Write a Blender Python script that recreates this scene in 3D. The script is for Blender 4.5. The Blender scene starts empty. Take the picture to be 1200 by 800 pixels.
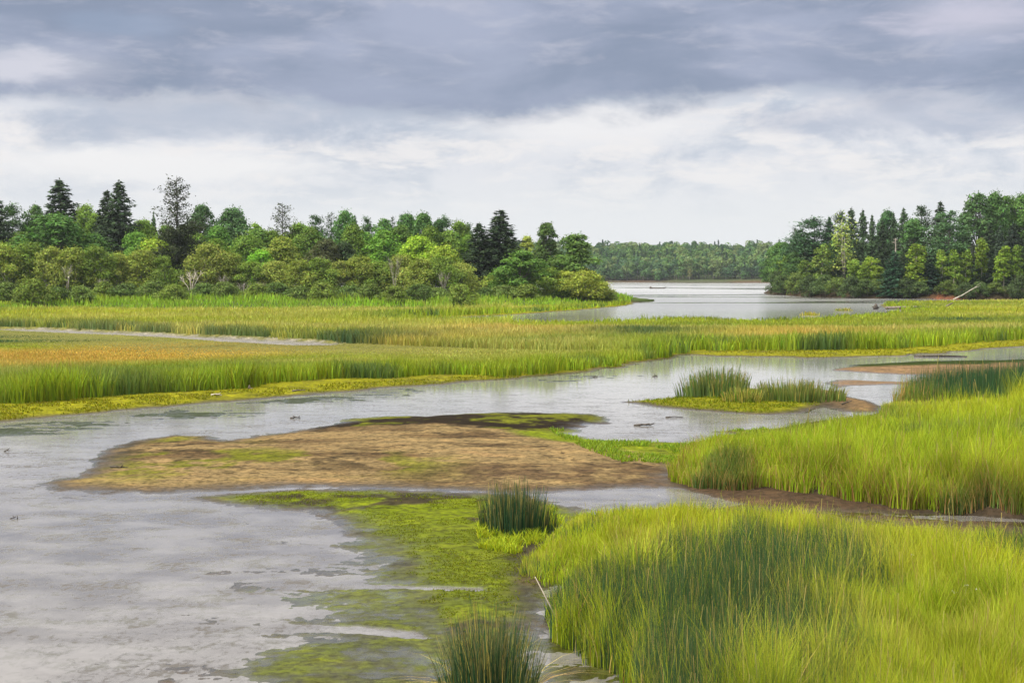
import bpy, math, random
import numpy as np

# ------------------------------------------------------------------ camera, sky, sun, exposure
sc = bpy.context.scene
COL = sc.collection
R = math.radians
CAM_Z = 5.0
FPX = 1648.0
PITCH = math.atan(78.0 / FPX)

cam_data = bpy.data.cameras.new('camera')
cam = bpy.data.objects.new('camera', cam_data)
COL.objects.link(cam)
cam.location = (0, 0, CAM_Z)
cam.rotation_euler = (math.pi / 2 - PITCH, 0, 0)
cam_data.sensor_width = 36.0
cam_data.lens = 36.0 * FPX / 1200.0
cam_data.clip_start = 0.1
cam_data.clip_end = 12000
sc.camera = cam

SUN_EL, SUN_AZ = R(46), R(-108)          # azimuth measured from +Y towards +X
sun_dir = (math.sin(SUN_AZ) * math.cos(SUN_EL), math.cos(SUN_AZ) * math.cos(SUN_EL), math.sin(SUN_EL))
sl = bpy.data.lights.new('sun', 'SUN')
sl.energy = 4.2
sl.angle = R(5)
sl.color = (1.0, 0.93, 0.80)
so = bpy.data.objects.new('sun', sl)
COL.objects.link(so)
from mathutils import Vector, Matrix
so.rotation_euler = Vector(sun_dir).to_track_quat('Z', 'Y').to_euler()
so.location = (-60, 30, 120)

sc.view_settings.view_transform = 'Standard'
sc.view_settings.look = 'None'
sc.view_settings.exposure = 0.45
sc.view_settings.gamma = 1.0
sc.view_settings.use_curve_mapping = False
sc.render.engine = 'CYCLES'
sc.cycles.max_bounces = 8
sc.cycles.diffuse_bounces = 3
sc.cycles.glossy_bounces = 3
sc.cycles.transmission_bounces = 4
sc.cycles.transparent_max_bounces = 8
sc.cycles.volume_bounces = 0
sc.cycles.use_denoising = True
sc.cycles.sample_clamp_indirect = 6.0


class NT:
    """small node-tree helper"""
    def __init__(self, tree):
        self.t = tree
        self.n = tree.nodes
        self.l = tree.links

    def new(self, kind, **kw):
        nd = self.n.new(kind)
        for k, v in kw.items():
            setattr(nd, k, v)
        return nd

    def put(self, sock, v):
        if hasattr(v, 'is_linked'):
            self.l.new(v, sock)
        elif v is not None:
            sock.default_value = v

    def math(self, op, a, b=None, c=None, clamp=False):
        nd = self.new('ShaderNodeMath', operation=op, use_clamp=clamp)
        self.put(nd.inputs[0], a)
        if b is not None:
            self.put(nd.inputs[1], b)
        if c is not None:
            self.put(nd.inputs[2], c)
        return nd.outputs[0]

    def mix(self, f, a, b, blend='MIX'):
        nd = self.new('ShaderNodeMix', data_type='RGBA', blend_type=blend)
        self.put(nd.inputs[0], f)
        self.put(nd.inputs[6], a)
        self.put(nd.inputs[7], b)
        return nd.outputs[2]

    def ramp(self, v, lo, hi, a=0.0, b=1.0, smooth=True):
        nd = self.new('ShaderNodeMapRange', interpolation_type='SMOOTHSTEP' if smooth else 'LINEAR')
        self.put(nd.inputs['Value'], v)
        self.put(nd.inputs['From Min'], lo)
        self.put(nd.inputs['From Max'], hi)
        self.put(nd.inputs['To Min'], a)
        self.put(nd.inputs['To Max'], b)
        return nd.outputs['Result']

    def noise(self, vec, scale, detail=4.0, rough=0.55, dist=0.0, typ=None):
        nd = self.new('ShaderNodeTexNoise')
        self.put(nd.inputs['Vector'], vec)
        nd.inputs['Scale'].default_value = scale
        nd.inputs['Detail'].default_value = detail
        nd.inputs['Roughness'].default_value = rough
        nd.inputs['Distortion'].default_value = dist
        return nd.outputs['Fac']

    def mapping(self, vec, scale=(1, 1, 1), loc=(0, 0, 0), rot=(0, 0, 0)):
        nd = self.new('ShaderNodeMapping')
        self.put(nd.inputs['Vector'], vec)
        nd.inputs['Scale'].default_value = scale
        nd.inputs['Location'].default_value = loc
        nd.inputs['Rotation'].default_value = rot
        return nd.outputs[0]


# --- world: Nishita sky behind a procedural layered cloud deck
world = bpy.data.worlds.new('World')
sc.world = world
world.use_nodes = True
w = NT(world.node_tree)
w.n.clear()
wo = w.new('ShaderNodeOutputWorld')
bg = w.new('ShaderNodeBackground')
bg.inputs['Strength'].default_value = 0.1
sky = w.new('ShaderNodeTexSky', sky_type='NISHITA')
sky.sun_disc = False
sky.sun_elevation = SUN_EL
sky.sun_rotation = SUN_AZ
tc = w.new('ShaderNodeTexCoord')
D_ = tc.outputs['Generated']
sep = w.new('ShaderNodeSeparateXYZ')
w.l.new(D_, sep.inputs[0])
dx, dy, dz = sep.outputs
el = w.math('MULTIPLY', w.math('ARCSINE', dz), 57.29578)          # elevation in degrees
az = w.math('MULTIPLY', w.math('ARCTAN2', dx, dy), 57.29578)      # azimuth in degrees
comb = w.new('ShaderNodeCombineXYZ')
w.l.new(az, comb.inputs[0])
w.l.new(w.math('MULTIPLY', el, 2.1), comb.inputs[1])               # clouds near the horizon are flattened
P = comb.outputs[0]
n1 = w.noise(w.mapping(P, loc=(3.1, 7.7, 0)), 0.075, 4, 0.5, 0.2)
n2 = w.noise(w.mapping(P, loc=(31.1, 1.7, 4)), 0.20, 9, 0.66, 0.25)
n3 = w.noise(w.mapping(P, loc=(-8.1, 11.7, 2)), 0.05, 5, 0.5, 0.2)
n4 = w.noise(w.mapping(P, scale=(0.75, 1.15, 1), loc=(5.1, -3.7, 9), rot=(0, 0, 0.12)), 0.16, 7, 0.52, 0.25)
n5 = w.noise(w.mapping(P, scale=(0.6, 1.0, 1), loc=(15.1, 23.7, 3)), 0.45, 9, 0.64, 0.3)
# dark flat-based deck: the lower rim wanders around 6.5 degrees
rim = w.math('ADD', el, w.math('MULTIPLY', w.math('SUBTRACT', n1, 0.5), 4.5))
rim = w.math('ADD', rim, w.math('MULTIPLY', w.math('SUBTRACT', n2, 0.5), 3.0))
deck = w.ramp(rim, 5.9, 7.3)
thin = w.ramp(n4, 0.34, 0.68)
deckcol = w.mix(thin, (1.90, 2.25, 3.10, 1), (3.0, 3.28, 4.28, 1))
deckcol = w.mix(w.ramp(n5, 0.50, 0.72, 0, 0.40), deckcol, (4.5, 4.45, 5.1, 1))
deckcol = w.mix(w.ramp(el, 6.2, 8.6, 0.45, 0.0), deckcol, (1.90, 2.28, 3.20, 1))


def bank(a0, e0, ra, re, seed=0.0):
    """a drifting bank of cloud round a bearing and height, ragged at its rim"""
    u = w.math('DIVIDE', w.math('SUBTRACT', az, a0), ra)
    v = w.math('DIVIDE', w.math('SUBTRACT', el, e0), re)
    d = w.math('SQRT', w.math('ADD', w.math('MULTIPLY', u, u), w.math('MULTIPLY', v, v)))
    d = w.math('ADD', d, w.math('MULTIPLY', w.math('SUBTRACT', n2 if seed else n5, 0.5), 2.4))
    return w.ramp(d, 0.25, 1.15, 1.0, 0.0)


# low bright cumulus band over pale haze
lowcol = w.mix(w.ramp(n2, 0.38, 0.60), (4.1, 4.45, 5.15, 1), (5.7, 5.75, 6.1, 1))
lowcol = w.mix(w.ramp(n5, 0.45, 0.62, 0, 0.8), lowcol, (6.7, 6.45, 6.4, 1))
lowcol = w.mix(w.math('MULTIPLY', bank(-13, 6.1, 9.5, 1.3, 1), 0.8), lowcol, (3.3, 3.65, 4.5, 1))
lowcol = w.mix(w.math('MULTIPLY', bank(16, 6.2, 7.0, 1.2, 1), 0.7), lowcol, (3.5, 3.75, 4.6, 1))
lowcol = w.mix(bank(-15, 4.3, 9, 0.9), lowcol, (6.6, 6.5, 6.55, 1))
lowcol = w.mix(bank(3.5, 6.0, 6, 1.1), lowcol, (6.5, 6.4, 6.5, 1))
lowcol = w.mix(w.ramp(el, 1.8, 4.8), (6.0, 6.1, 6.3, 1), lowcol)
deckcol = w.mix(w.math('MULTIPLY', bank(-19, 7.9, 4.5, 0.9), 0.75), deckcol, (5.6, 5.5, 6.0, 1))
deckcol = w.mix(w.math('MULTIPLY', bank(18, 9.8, 4.0, 1.1), 0.7), deckcol, (5.0, 4.8, 5.6, 1))
deckcol = w.mix(w.math('MULTIPLY', bank(-15.2, 9.6, 2.6, 0.6), 0.25), deckcol, (2.6, 3.35, 4.7, 1))
c = w.mix(deck, lowcol, deckcol)
# higher up the deck thins to bright overcast
hi = w.ramp(w.math('ADD', el, w.math('MULTIPLY', w.math('SUBTRACT', n3, 0.5), 10.0)), 11.4, 15.5)
hicol = w.mix(w.ramp(n4, 0.30, 0.70), (5.2, 5.2, 5.45, 1), (7.6, 7.4, 7.5, 1))
zen = w.ramp(el, 26.0, 66.0)
hicol = w.mix(zen, hicol, (27.0, 26.0, 24.0, 1))
c = w.mix(hi, c, hicol)
# a few gaps to the blue
c = w.mix(w.ramp(n3, 0.60, 0.72, 0.06, 0.35), c, sky.outputs[0])
# ground side of the sphere
c = w.mix(w.ramp(el, -1.5, 0.0), (2.0, 2.0, 1.6, 1), c)
w.l.new(c, bg.inputs['Color'])
w.l.new(bg.outputs[0], wo.inputs['Surface'])
world.cycles.sampling_method = 'MANUAL'
world.cycles.sample_map_resolution = 1024

# ------------------------------------------------------------------ helpers
rng = np.random.default_rng(11)
CP, SP = math.cos(PITCH), math.sin(PITCH)


def G(px, py, z=0.0):
    """where the sight line through a point of the 1200x800 photograph meets the level z"""
    a, b = (px - 600) / FPX, (400 - py) / FPX
    d = (a, CP + b * SP, b * CP - SP)
    t = (z - CAM_Z) / d[2]
    return (d[0] * t, d[1] * t)


def at(px, py, y):
    a, b = (px - 600) / FPX, (400 - py) / FPX
    t = y / (CP + b * SP)
    return (a * t, y, CAM_Z + t * (b * CP - SP))


def hash2(ix, iy, seed):
    h = (ix.astype(np.int64) * 374761393 + iy.astype(np.int64) * 668265263 + seed * 1442695041) & 0x7fffffff
    h = ((h ^ (h >> 13)) * 1274126177) & 0x7fffffff
    h = h ^ (h >> 16)
    return (h & 0xffff) / 65535.0


def vnoise(x, y, seed=0):
    ix, iy = np.floor(x), np.floor(y)
    fx, fy = x - ix, y - iy
    fx = fx * fx * fx * (fx * (fx * 6 - 15) + 10)
    fy = fy * fy * fy * (fy * (fy * 6 - 15) + 10)
    a = hash2(ix, iy, seed); b = hash2(ix + 1, iy, seed)
    c_ = hash2(ix, iy + 1, seed); d = hash2(ix + 1, iy + 1, seed)
    return (a * (1 - fx) + b * fx) * (1 - fy) + (c_ * (1 - fx) + d * fx) * fy - 0.5


def fbm(x, y, scale, octv=4, seed=0, gain=0.5):
    s, amp, tot = 0.0, 1.0, 0.0
    ca, sa = math.cos(0.6), math.sin(0.6)
    x, y = x * scale, y * scale
    for o in range(octv):
        s = s + amp * vnoise(x, y, seed + o * 17)
        tot += amp
        amp *= gain
        x, y = (x * ca - y * sa) * 2.03 + 11.3, (x * sa + y * ca) * 2.03 + 5.7
    return 2.0 * s / tot          # about -1..1


def sst(v, a, b):
    t = np.clip((v - a) / (b - a), 0, 1)
    return t * t * (3 - 2 * t)


def sdf(poly, x, y):
    """signed distance to a closed outline on the ground, positive inside"""
    p = np.array(poly, float)
    d2 = np.full(x.shape, 1e18)
    ins = np.zeros(x.shape, bool)
    n = len(p)
    for i in range(n):
        ax, ay = p[i]; bx, by = p[(i + 1) % n]
        ex, ey = bx - ax, by - ay
        wx, wy = x - ax, y - ay
        t = np.clip((wx * ex + wy * ey) / (ex * ex + ey * ey + 1e-12), 0, 1)
        qx, qy = wx - ex * t, wy - ey * t
        d2 = np.minimum(d2, qx * qx + qy * qy)
        cnd = ((ay > y) != (by > y)) & (x < (bx - ax) * (y - ay) / (by - ay + 1e-30) + ax)
        ins ^= cnd
    d = np.sqrt(d2)
    return np.where(ins, d, -d)


def poly(*pts, z=0.0):
    return [G(a, b, z) for a, b in pts]


# ------------------------------------------------------------------ outlines of land, laid on the ground
MARSH = poly((-500, 540), (-200, 512), (0, 495), (100, 486), (200, 478), (300, 468), (400, 460), (480, 453), (560, 447), (640, 441),
             (700, 434), (740, 428), (788, 420), (806, 416), (840, 418), (950, 419.5), (1050, 418), (1110, 414), (1200, 406), (1400, 398), (1700, 392),
             (1700, 352), (1400, 352), (1200, 352.5), (1040, 355.5), (1031, 357), (1034, 360.5), (1064, 364.5), (1030, 371), (960, 376.5), (900, 379), (860, 378), (820, 376), (780, 376.5),
             (740, 379), (700, 381), (620, 381), (540, 379), (480, 377), (495, 373), (540, 371.2), (600, 369), (680, 363.5), (735, 358), (745, 355), (735, 353.2),
             (720, 352), (640, 349.5), (500, 348), (0, 350), (-500, 352))
POND = poly((-20, 385.5), (60, 386.5), (100, 388.5), (180, 392.5), (260, 396), (330, 399), (372, 401.2), (398, 404), (386, 407), (340, 407), (270, 403), (200, 398),
            (130, 394.5), (60, 391.5), (-20, 388))
BAR = poly((45, 568), (80, 574), (130, 580), (200, 578), (300, 573), (350, 570), (450, 572), (560, 575), (620, 580), (680, 575), (720, 572), (790, 570),
           (800, 560), (830, 525), (806, 519), (750, 517), (710, 517), (680, 511), (674, 504), (690, 498), (716, 497), (722, 492), (700, 486), (640, 484), (580, 483),
           (540, 484), (500, 488), (440, 488), (400, 492), (375, 500), (330, 507), (300, 510), (268, 516), (250, 510), (200, 509), (165, 515), (130, 527), (118, 537), (120, 545), (90, 556))
MOSSBAR = poly((200, 583), (300, 576), (350, 573), (450, 574), (560, 577), (620, 579), (690, 596), (700, 605), (660, 640), (640, 690), (640, 760), (500, 770), (450, 690), (440, 650), (410, 628),
               (385, 612), (345, 600), (300, 597), (265, 592), (230, 586))
FLATS = poly((410, 622), (395, 650), (380, 665), (345, 690), (310, 720), (270, 760), (200, 860), (150, 1000), (800, 1000), (760, 850), (690, 757), (660, 700), (640, 640), (500, 600))
ISLET = poly((729, 471), (780, 478), (850, 484.5), (900, 486), (940, 484), (952, 479), (968, 477), (985, 482), (1030, 484), (1040, 476), (1020, 470), (992, 466), (985, 458), (940, 457), (870, 457), (806, 460), (795, 466))
SANDR = poly((965, 449), (985, 445), (1060, 447), (1085, 446), (1070, 450), (1000, 452), (980, 454))
SANDR2 = poly((968, 434), (1000, 427.5), (1080, 423), (1160, 422), (1300, 417), (1300, 430), (1180, 438), (1147, 442), (1100, 440), (1030, 437.5))
EAST = poly((750, 517), (806, 519), (877, 518), (892, 511), (874, 509), (829, 506.5), (844, 504), (900, 502), (960, 498), (1012, 491), (1035, 484), (1042, 477), (1065, 472), (1120, 464),
            (1200, 456), (1400, 448), (1700, 440), (1700, 640), (1200, 606), (1000, 602), (850, 598), (700 + 90, 573), (782, 556), (770, 535))
EASTBANK = poly((790, 556), (795, 565), (830, 574), (875, 577), (896, 573), (930, 581), (960, 584), (1012, 592), (1070, 599), (1125, 603), (1200, 608), (1700, 640), (1700, 445), (1400, 452), (1200, 459), (1100, 468), (1060, 475),
                (1042, 486), (1000, 497), (930, 506), (890, 514), (850, 521), (815, 530))
NEAR = poly((606, 684), (625, 690), (655, 682), (668, 690), (655, 720), (655, 752), (684, 762), (698, 778), (724, 790), (738, 815), (770, 1000), (2200, 1000), (1600, 666), (1200, 645), (1000, 626), (900, 617),
            (800, 610), (720, 609), (670, 614), (650, 630), (620, 655))
CREEKMUD = poly((770, 578), (900, 588), (1030, 602), (1200, 612), (1500, 630), (1500, 690), (1200, 668), (1000, 648), (900, 636), (800, 621), (740, 606), (760, 592))
EASTREAR = poly((650, 512), (710, 517), (750, 518), (815, 530), (850, 521), (890, 514), (930, 506), (1000, 497), (1042, 486), (1060, 475), (1100, 468), (1200, 459), (1700, 445), (1700, 1000), (500, 1000))
NEARREAR = poly((600, 655), (620, 655), (650, 630), (670, 614), (720, 609), (800, 610), (900, 617), (1000, 626), (1200, 645), (1600, 666), (2200, 1100), (300, 1100))
STREAM = poly((170, 583), (200, 580.5), (240, 577), (300, 574), (345, 571.5), (345, 573), (300, 576), (240, 579.5), (200, 583), (180, 585))
RUN1 = poly((330, 684), (420, 685), (500, 688), (560, 690), (560, 692), (500, 691), (420, 689), (330, 688))
RUN2 = poly((340, 733), (420, 735), (480, 741), (500, 748), (470, 746), (420, 741), (340, 740))
POOL = poly((688, 578), (720, 573.5), (790, 574), (830, 582), (870, 592), (800, 600), (740, 598), (700, 590))
LEFTBANK = [G(-500, 366), G(-100, 366), G(0, 365.5), G(100, 364), G(200, 365), G(330, 364), G(480, 364), G(560, 363), G(640, 360), G(700, 356.5), G(730, 354.5), (24, 262), (26, 280), (10, 320), (-40, 420), (-300, 520), (-600, 520)]
RIGHTBANK = [G(897, 344.5), G(940, 347.5), G(1000, 349.5), G(1060, 350), G(1140, 351), G(1300, 351.5), (300, 262), (500, 400), (400, 620), (140, 560), (72, 400)]
FARBANK = [(-700, 905), (-100, 912), (60, 908), (170, 900), (230, 890), (320, 860), (800, 780), (3000, 900), (5000, 6500), (-5000, 6500), (-3000, 900)]

NOISE_SEED = 5


def terrain(x, y):
    d = np.maximum(y, 5.0)
    wob = fbm(x, y, 0.55, 4, 3) * np.clip(d * 0.012, 0.15, 1.2) + fbm(x, y, 2.3, 3, 31) * 0.16 * np.clip(1.6 - d / 60, 0, 1)
    z = np.full(x.shape, -0.40)

    def rise(outline, hmax, wd, slope=0.12, k=1.0):
        nonlocal z
        s = sdf(outline, x, y) + wob * k
        zi = np.where(s > 0, hmax * (1 - np.exp(-np.maximum(s, 0) / wd)), np.maximum(s * slope, -0.4))
        z = np.maximum(z, zi)
        return s
    s = {}
    s['marsh'] = rise(MARSH, 0.20, 2.0, 0.10, 1.0)
    s['bar'] = rise(BAR, 0.20, 2.6, 0.07, 0.8)
    s['mossbar'] = rise(MOSSBAR, 0.12, 2.0, 0.06, 0.7)
    s['islet'] = rise(ISLET, 0.22, 1.6, 0.1, 0.6)
    s['sandr'] = np.maximum(rise(SANDR, 0.06, 1.0, 0.06, 0.5), rise(SANDR2, 0.12, 1.5, 0.06, 0.35))
    s['east'] = rise(EAST, 0.12, 1.0, 0.1, 0.5)
    s['eastbank'] = rise(EASTBANK, 0.42, 0.30, 0.5, 0.35)
    s['near'] = rise(NEAR, 0.24, 0.4, 0.2, 0.35)
    s['creek'] = rise(CREEKMUD, 0.035, 1.0, 0.06, 0.8)
    fl = sdf(FLATS, x, y)
    s['flats'] = fl + fbm(x, y, 0.7, 3, 77) * 1.2
    zf = -0.02 + 0.045 * sst(s['flats'], -1.2, 3.5) + fbm(x * 0.28, y, 0.9, 4, 86, 0.6) * 0.030
    z = np.maximum(z, np.where(s['flats'] > -1.5, zf, -1))
    # drowned mudflat west of the bars: bottom just under the surface
    shal = sst(-x - 1.0, -3, 4) * sst(48 - y, 0, 10)
    z = np.maximum(z, np.where(shal > 0, -0.4 + 0.372 * shal + shal * 0.034 * fbm(x * 0.4, y, 2.0, 5, 87, 0.65), -1))
    ws = s['marsh']
    wn = fbm(x * 0.45, y, 0.45, 5, 96, 0.6) + 0.55 * fbm(x * 0.5, y, 2.6, 3, 97, 0.6) - 0.18
    band = sst(ws, -8.0, -2.0) * sst(-ws, 0.2, 0.9) * sst(80 - y, 0, 12)
    z = np.where(band > 0.01, np.maximum(z, np.minimum(-0.05 + 0.085 * sst(wn + 0.45 * band - 0.30, 0.0, 0.25) * band, 0.02)), z)
    for o, dep in ((POND, 0.015), (STREAM, -0.03), (RUN1, -0.02), (RUN2, -0.02), (POOL, -0.06)):
        q = sdf(o, x, y) + wob * (0.4 if o is not STREAM else 0.1)
        cut = np.where(q > -0.3, dep - np.minimum(q, 0) * 0.5, 9)
        z = np.minimum(z, cut) if o is not POOL else np.where(z < 0.16, np.minimum(z, cut), z)
    # small relief
    near = np.clip(1.4 - d / 70, 0, 1)
    low = sst(-np.abs(z), -0.25, 0.0)
    z = z + near * (fbm(x, y, 1.6, 4, 51) * 0.018 + fbm(x, y * 1.5, 6.0, 3, 91, 0.6) * 0.016) * (0.35 + 0.65 * low)
    z = z + fbm(x, y, 0.10, 3, 61) * 0.05 * sst(z, 0.12, 0.3)
    # wooded banks
    lb = sdf(LEFTBANK, x, y) + wob * 1.5
    z = np.where(lb > -2, np.maximum(z, 0.20 + 0.5 * sst(lb, -2, 6) + np.clip(lb, 0, 80) * 0.035), z)
    rb = sdf(RIGHTBANK, x, y) + wob * 1.0
    z = np.where(rb > -6, np.maximum(z, np.where(rb < 0, rb * 0.08, np.minimum(rb * 0.5, 1.6) + np.clip(rb, 0, 110) * 0.06)), z)
    fb = sdf(FARBANK, x, y) + fbm(x, y, 0.02, 3, 13) * 8
    z = np.where(fb > -6, np.maximum(z, np.where(fb < 0, fb * 0.05, np.minimum(fb * 0.3, 2.0) + 14.0 * sst(fb, 0, 170))), z)
    s['left'], s['right'], s['far'] = lb, rb, fb
    return z, s


def mesh_from(name, verts, faces_flat, loop_totals, mat=None, colors=None, smooth=False, parent=None):
    me = bpy.data.meshes.new(name)
    nv, nf = len(verts), len(loop_totals)
    me.vertices.add(nv)
    me.vertices.foreach_set('co', np.ascontiguousarray(verts, dtype=np.float32).ravel())
    me.loops.add(len(faces_flat))
    me.loops.foreach_set('vertex_index', np.ascontiguousarray(faces_flat, dtype=np.int32))
    me.polygons.add(nf)
    starts = np.zeros(nf, np.int32)
    starts[1:] = np.cumsum(loop_totals)[:-1]
    me.polygons.foreach_set('loop_start', starts)
    try:
        me.polygons.foreach_set('loop_total', np.asarray(loop_totals, np.int32))
    except Exception:
        pass
    me.polygons.foreach_set('use_smooth', np.full(nf, smooth))
    if colors is not None:
        ca = me.color_attributes.new('tint', 'FLOAT_COLOR', 'POINT')
        cc = np.ones((nv, 4), np.float32)
        cc[:, :colors.shape[1]] = colors
        ca.data.foreach_set('color', cc.ravel())
    me.update(calc_edges=True)
    me.validate()
    if mat:
        me.materials.append(mat)
    return me


def link(name, me, parent=None):
    o = bpy.data.objects.new(name, me)
    COL.objects.link(o)
    if parent:
        o.parent = parent
    return o


def tag(o, label=None, cat=None, group=None, kind=None):
    if label: o['label'] = label
    if cat: o['category'] = cat
    if group: o['group'] = group
    if kind: o['kind'] = kind
    return o


def mat_new(name):
    m = bpy.data.materials.new(name)
    m.use_nodes = True
    t = NT(m.node_tree)
    t.n.clear()
    out = t.new('ShaderNodeOutputMaterial')
    return m, t, out


# ------------------------------------------------------------------ materials
def ground_material():
    m, t, out = mat_new('ground')
    b = t.new('ShaderNodeBsdfPrincipled')
    at_ = t.new('ShaderNodeAttribute', attribute_name='tint')
    geo = t.new('ShaderNodeNewGeometry')
    pos = geo.outputs['Position']
    sp = t.new('ShaderNodeSeparateXYZ'); t.l.new(pos, sp.inputs[0])
    f1 = t.noise(t.mapping(pos, (0.8, 1, 0.2)), 7.0, 7, 0.68, 0.3)
    f2 = t.noise(t.mapping(pos, (0.6, 1, 0.2)), 1.7, 6, 0.62, 0.4)
    f3 = t.noise(t.mapping(pos, (1, 1, 0.2), (3, 8, 1)), 26.0, 3, 0.6)
    base = at_.outputs['Color']
    col = t.mix(t.ramp(f1, 0.38, 0.58), t.mix(0.60, base, (0.016, 0.013, 0.008, 1)), base)
    col = t.mix(t.ramp(f2, 0.45, 0.68, 0, 0.7), col, t.mix(1.0, col, (1.65, 1.55, 1.4, 1), 'MULTIPLY'))
    col = t.mix(t.ramp(f2, 0.44, 0.30, 0, 0.65), col, t.mix(1.0, col, (0.45, 0.42, 0.36, 1), 'MULTIPLY'))
    col = t.mix(t.ramp(f3, 0.60, 0.68, 0, 0.6), col, t.mix(1.0, col, (0.25, 0.24, 0.22, 1), 'MULTIPLY'))
    wet = t.ramp(t.math('ADD', sp.outputs[2], t.math('MULTIPLY', t.math('SUBTRACT', f2, 0.5), 0.06)), 0.005, 0.075, 1.0, 0.0)
    col = t.mix(t.math('MULTIPLY', wet, 0.45), col, t.mix(1.0, col, (0.42, 0.40, 0.38, 1), 'MULTIPLY'))
    t.put(b.inputs['Base Color'], col)
    film = t.ramp(t.math('ADD', sp.outputs[2], t.math('ADD', t.math('MULTIPLY', t.math('SUBTRACT', f2, 0.5), 0.07), t.math('MULTIPLY', t.math('SUBTRACT', f1, 0.5), 0.04))), 0.002, 0.022, 1.0, 0.0)
    t.put(b.inputs['Roughness'], t.math('SUBTRACT', t.ramp(wet, 0, 1, 0.92, 0.45), t.math('MULTIPLY', film, 0.33)))
    pass
    t.put(b.inputs['Specular IOR Level'], t.math('ADD', t.ramp(wet, 0, 1, 0.02, 0.12), t.math('MULTIPLY', film, 0.5)))
    bump = t.new('ShaderNodeBump')
    t.put(bump.inputs['Strength'], t.ramp(film, 0, 1, 0.7, 0.15))
    bump.inputs['Distance'].default_value = 0.05
    t.put(bump.inputs['Height'], f1)
    t.l.new(bump.outputs[0], b.inputs['Normal'])
    t.l.new(b.outputs[0], out.inputs['Surface'])
    return m


def water_material():
    m, t, out = mat_new('water')
    b = t.new('ShaderNodeBsdfPrincipled')
    geo = t.new('ShaderNodeNewGeometry')
    pos = geo.outputs['Position']
    sp = t.new('ShaderNodeSeparateXYZ'); t.l.new(pos, sp.inputs[0])
    lake = t.ramp(sp.outputs[1], 150, 240)
    near = t.ramp(sp.outputs[1], 30, 75, 1.0, 0.0)
    # calm streaks and wind-ruffled bands on the lake
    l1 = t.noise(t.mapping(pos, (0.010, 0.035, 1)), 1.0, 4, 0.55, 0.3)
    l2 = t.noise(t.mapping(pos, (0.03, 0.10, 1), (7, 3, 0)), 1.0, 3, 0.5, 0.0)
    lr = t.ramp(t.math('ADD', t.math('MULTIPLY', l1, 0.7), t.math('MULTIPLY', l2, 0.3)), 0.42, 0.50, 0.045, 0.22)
    # silt and floating scum in the shallows
    s1 = t.noise(t.mapping(pos, (1.0, 1.35, 1)), 0.55, 6, 0.62, 0.3)
    s2 = t.noise(t.mapping(pos, (0.75, 0.5, 1), (4, 9, 0)), 10.0, 5, 0.7, 0.5)
    s3 = t.noise(t.mapping(pos, (0.6, 1.3, 1), (14, 2, 0)), 1.3, 6, 0.62, 0.5)
    silt = t.mix(t.ramp(s1, 0.36, 0.66), (0.098, 0.090, 0.086, 1), (0.175, 0.165, 0.160, 1))
    deep = t.mix(lake, (0.20, 0.20, 0.20, 1), t.mix(t.ramp(sp.outputs[1], 200, 500), (0.16, 0.162, 0.16, 1), t.mix(t.ramp(lr, 0.05, 0.2), (0.07, 0.075, 0.072, 1), (0.35, 0.352, 0.355, 1))))  # pale ruffled bands and dark calm streaks: lake reflections put into the base colour
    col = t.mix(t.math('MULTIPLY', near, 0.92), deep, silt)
    speck = t.math('MULTIPLY', t.ramp(t.math('ADD', t.math('MULTIPLY', s2, 0.62), t.math('MULTIPLY', s3, 0.50)), 0.53, 0.68), t.math('MULTIPLY', t.ramp(near, 0, 1, 0.3, 1.0), t.ramp(s1, 0.40, 0.62, 0.95, 0.30)))
    speck = t.math('MULTIPLY', speck, t.ramp(lake, 0.0, 0.4, 1.0, 0.0))
    col = t.mix(speck, col, t.mix(t.ramp(s1, 0.4, 0.6), (0.050, 0.042, 0.032, 1), (0.042, 0.046, 0.020, 1)))
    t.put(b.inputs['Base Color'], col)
    rough = t.math('ADD', t.math('MULTIPLY', lake, lr), t.math('MULTIPLY', t.math('SUBTRACT', 1.0, lake), 0.06))
    rough = t.math('ADD', rough, t.math('MULTIPLY', speck, 0.45))
    rough = t.math('ADD', rough, t.math('MULTIPLY', near, t.ramp(s1, 0.35, 0.7, 0.0, 0.07)))
    t.put(b.inputs['Roughness'], rough)
    b.inputs['IOR'].default_value = 1.6
    bump = t.new('ShaderNodeBump')
    t.put(bump.inputs['Strength'], t.math('MULTIPLY', t.math('SUBTRACT', 1.0, lake), 0.13))
    bump.inputs['Distance'].default_value = 0.02
    h = t.math('ADD', t.math('MULTIPLY', s2, 0.5), t.math('MULTIPLY', t.noise(t.mapping(pos, (1, 2.2, 1)), 1.1, 3, 0.5), 1.0))
    t.put(bump.inputs['Height'], h)
    t.l.new(bump.outputs[0], b.inputs['Normal'])
    t.l.new(b.outputs[0], out.inputs['Surface'])
    return m


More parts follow.
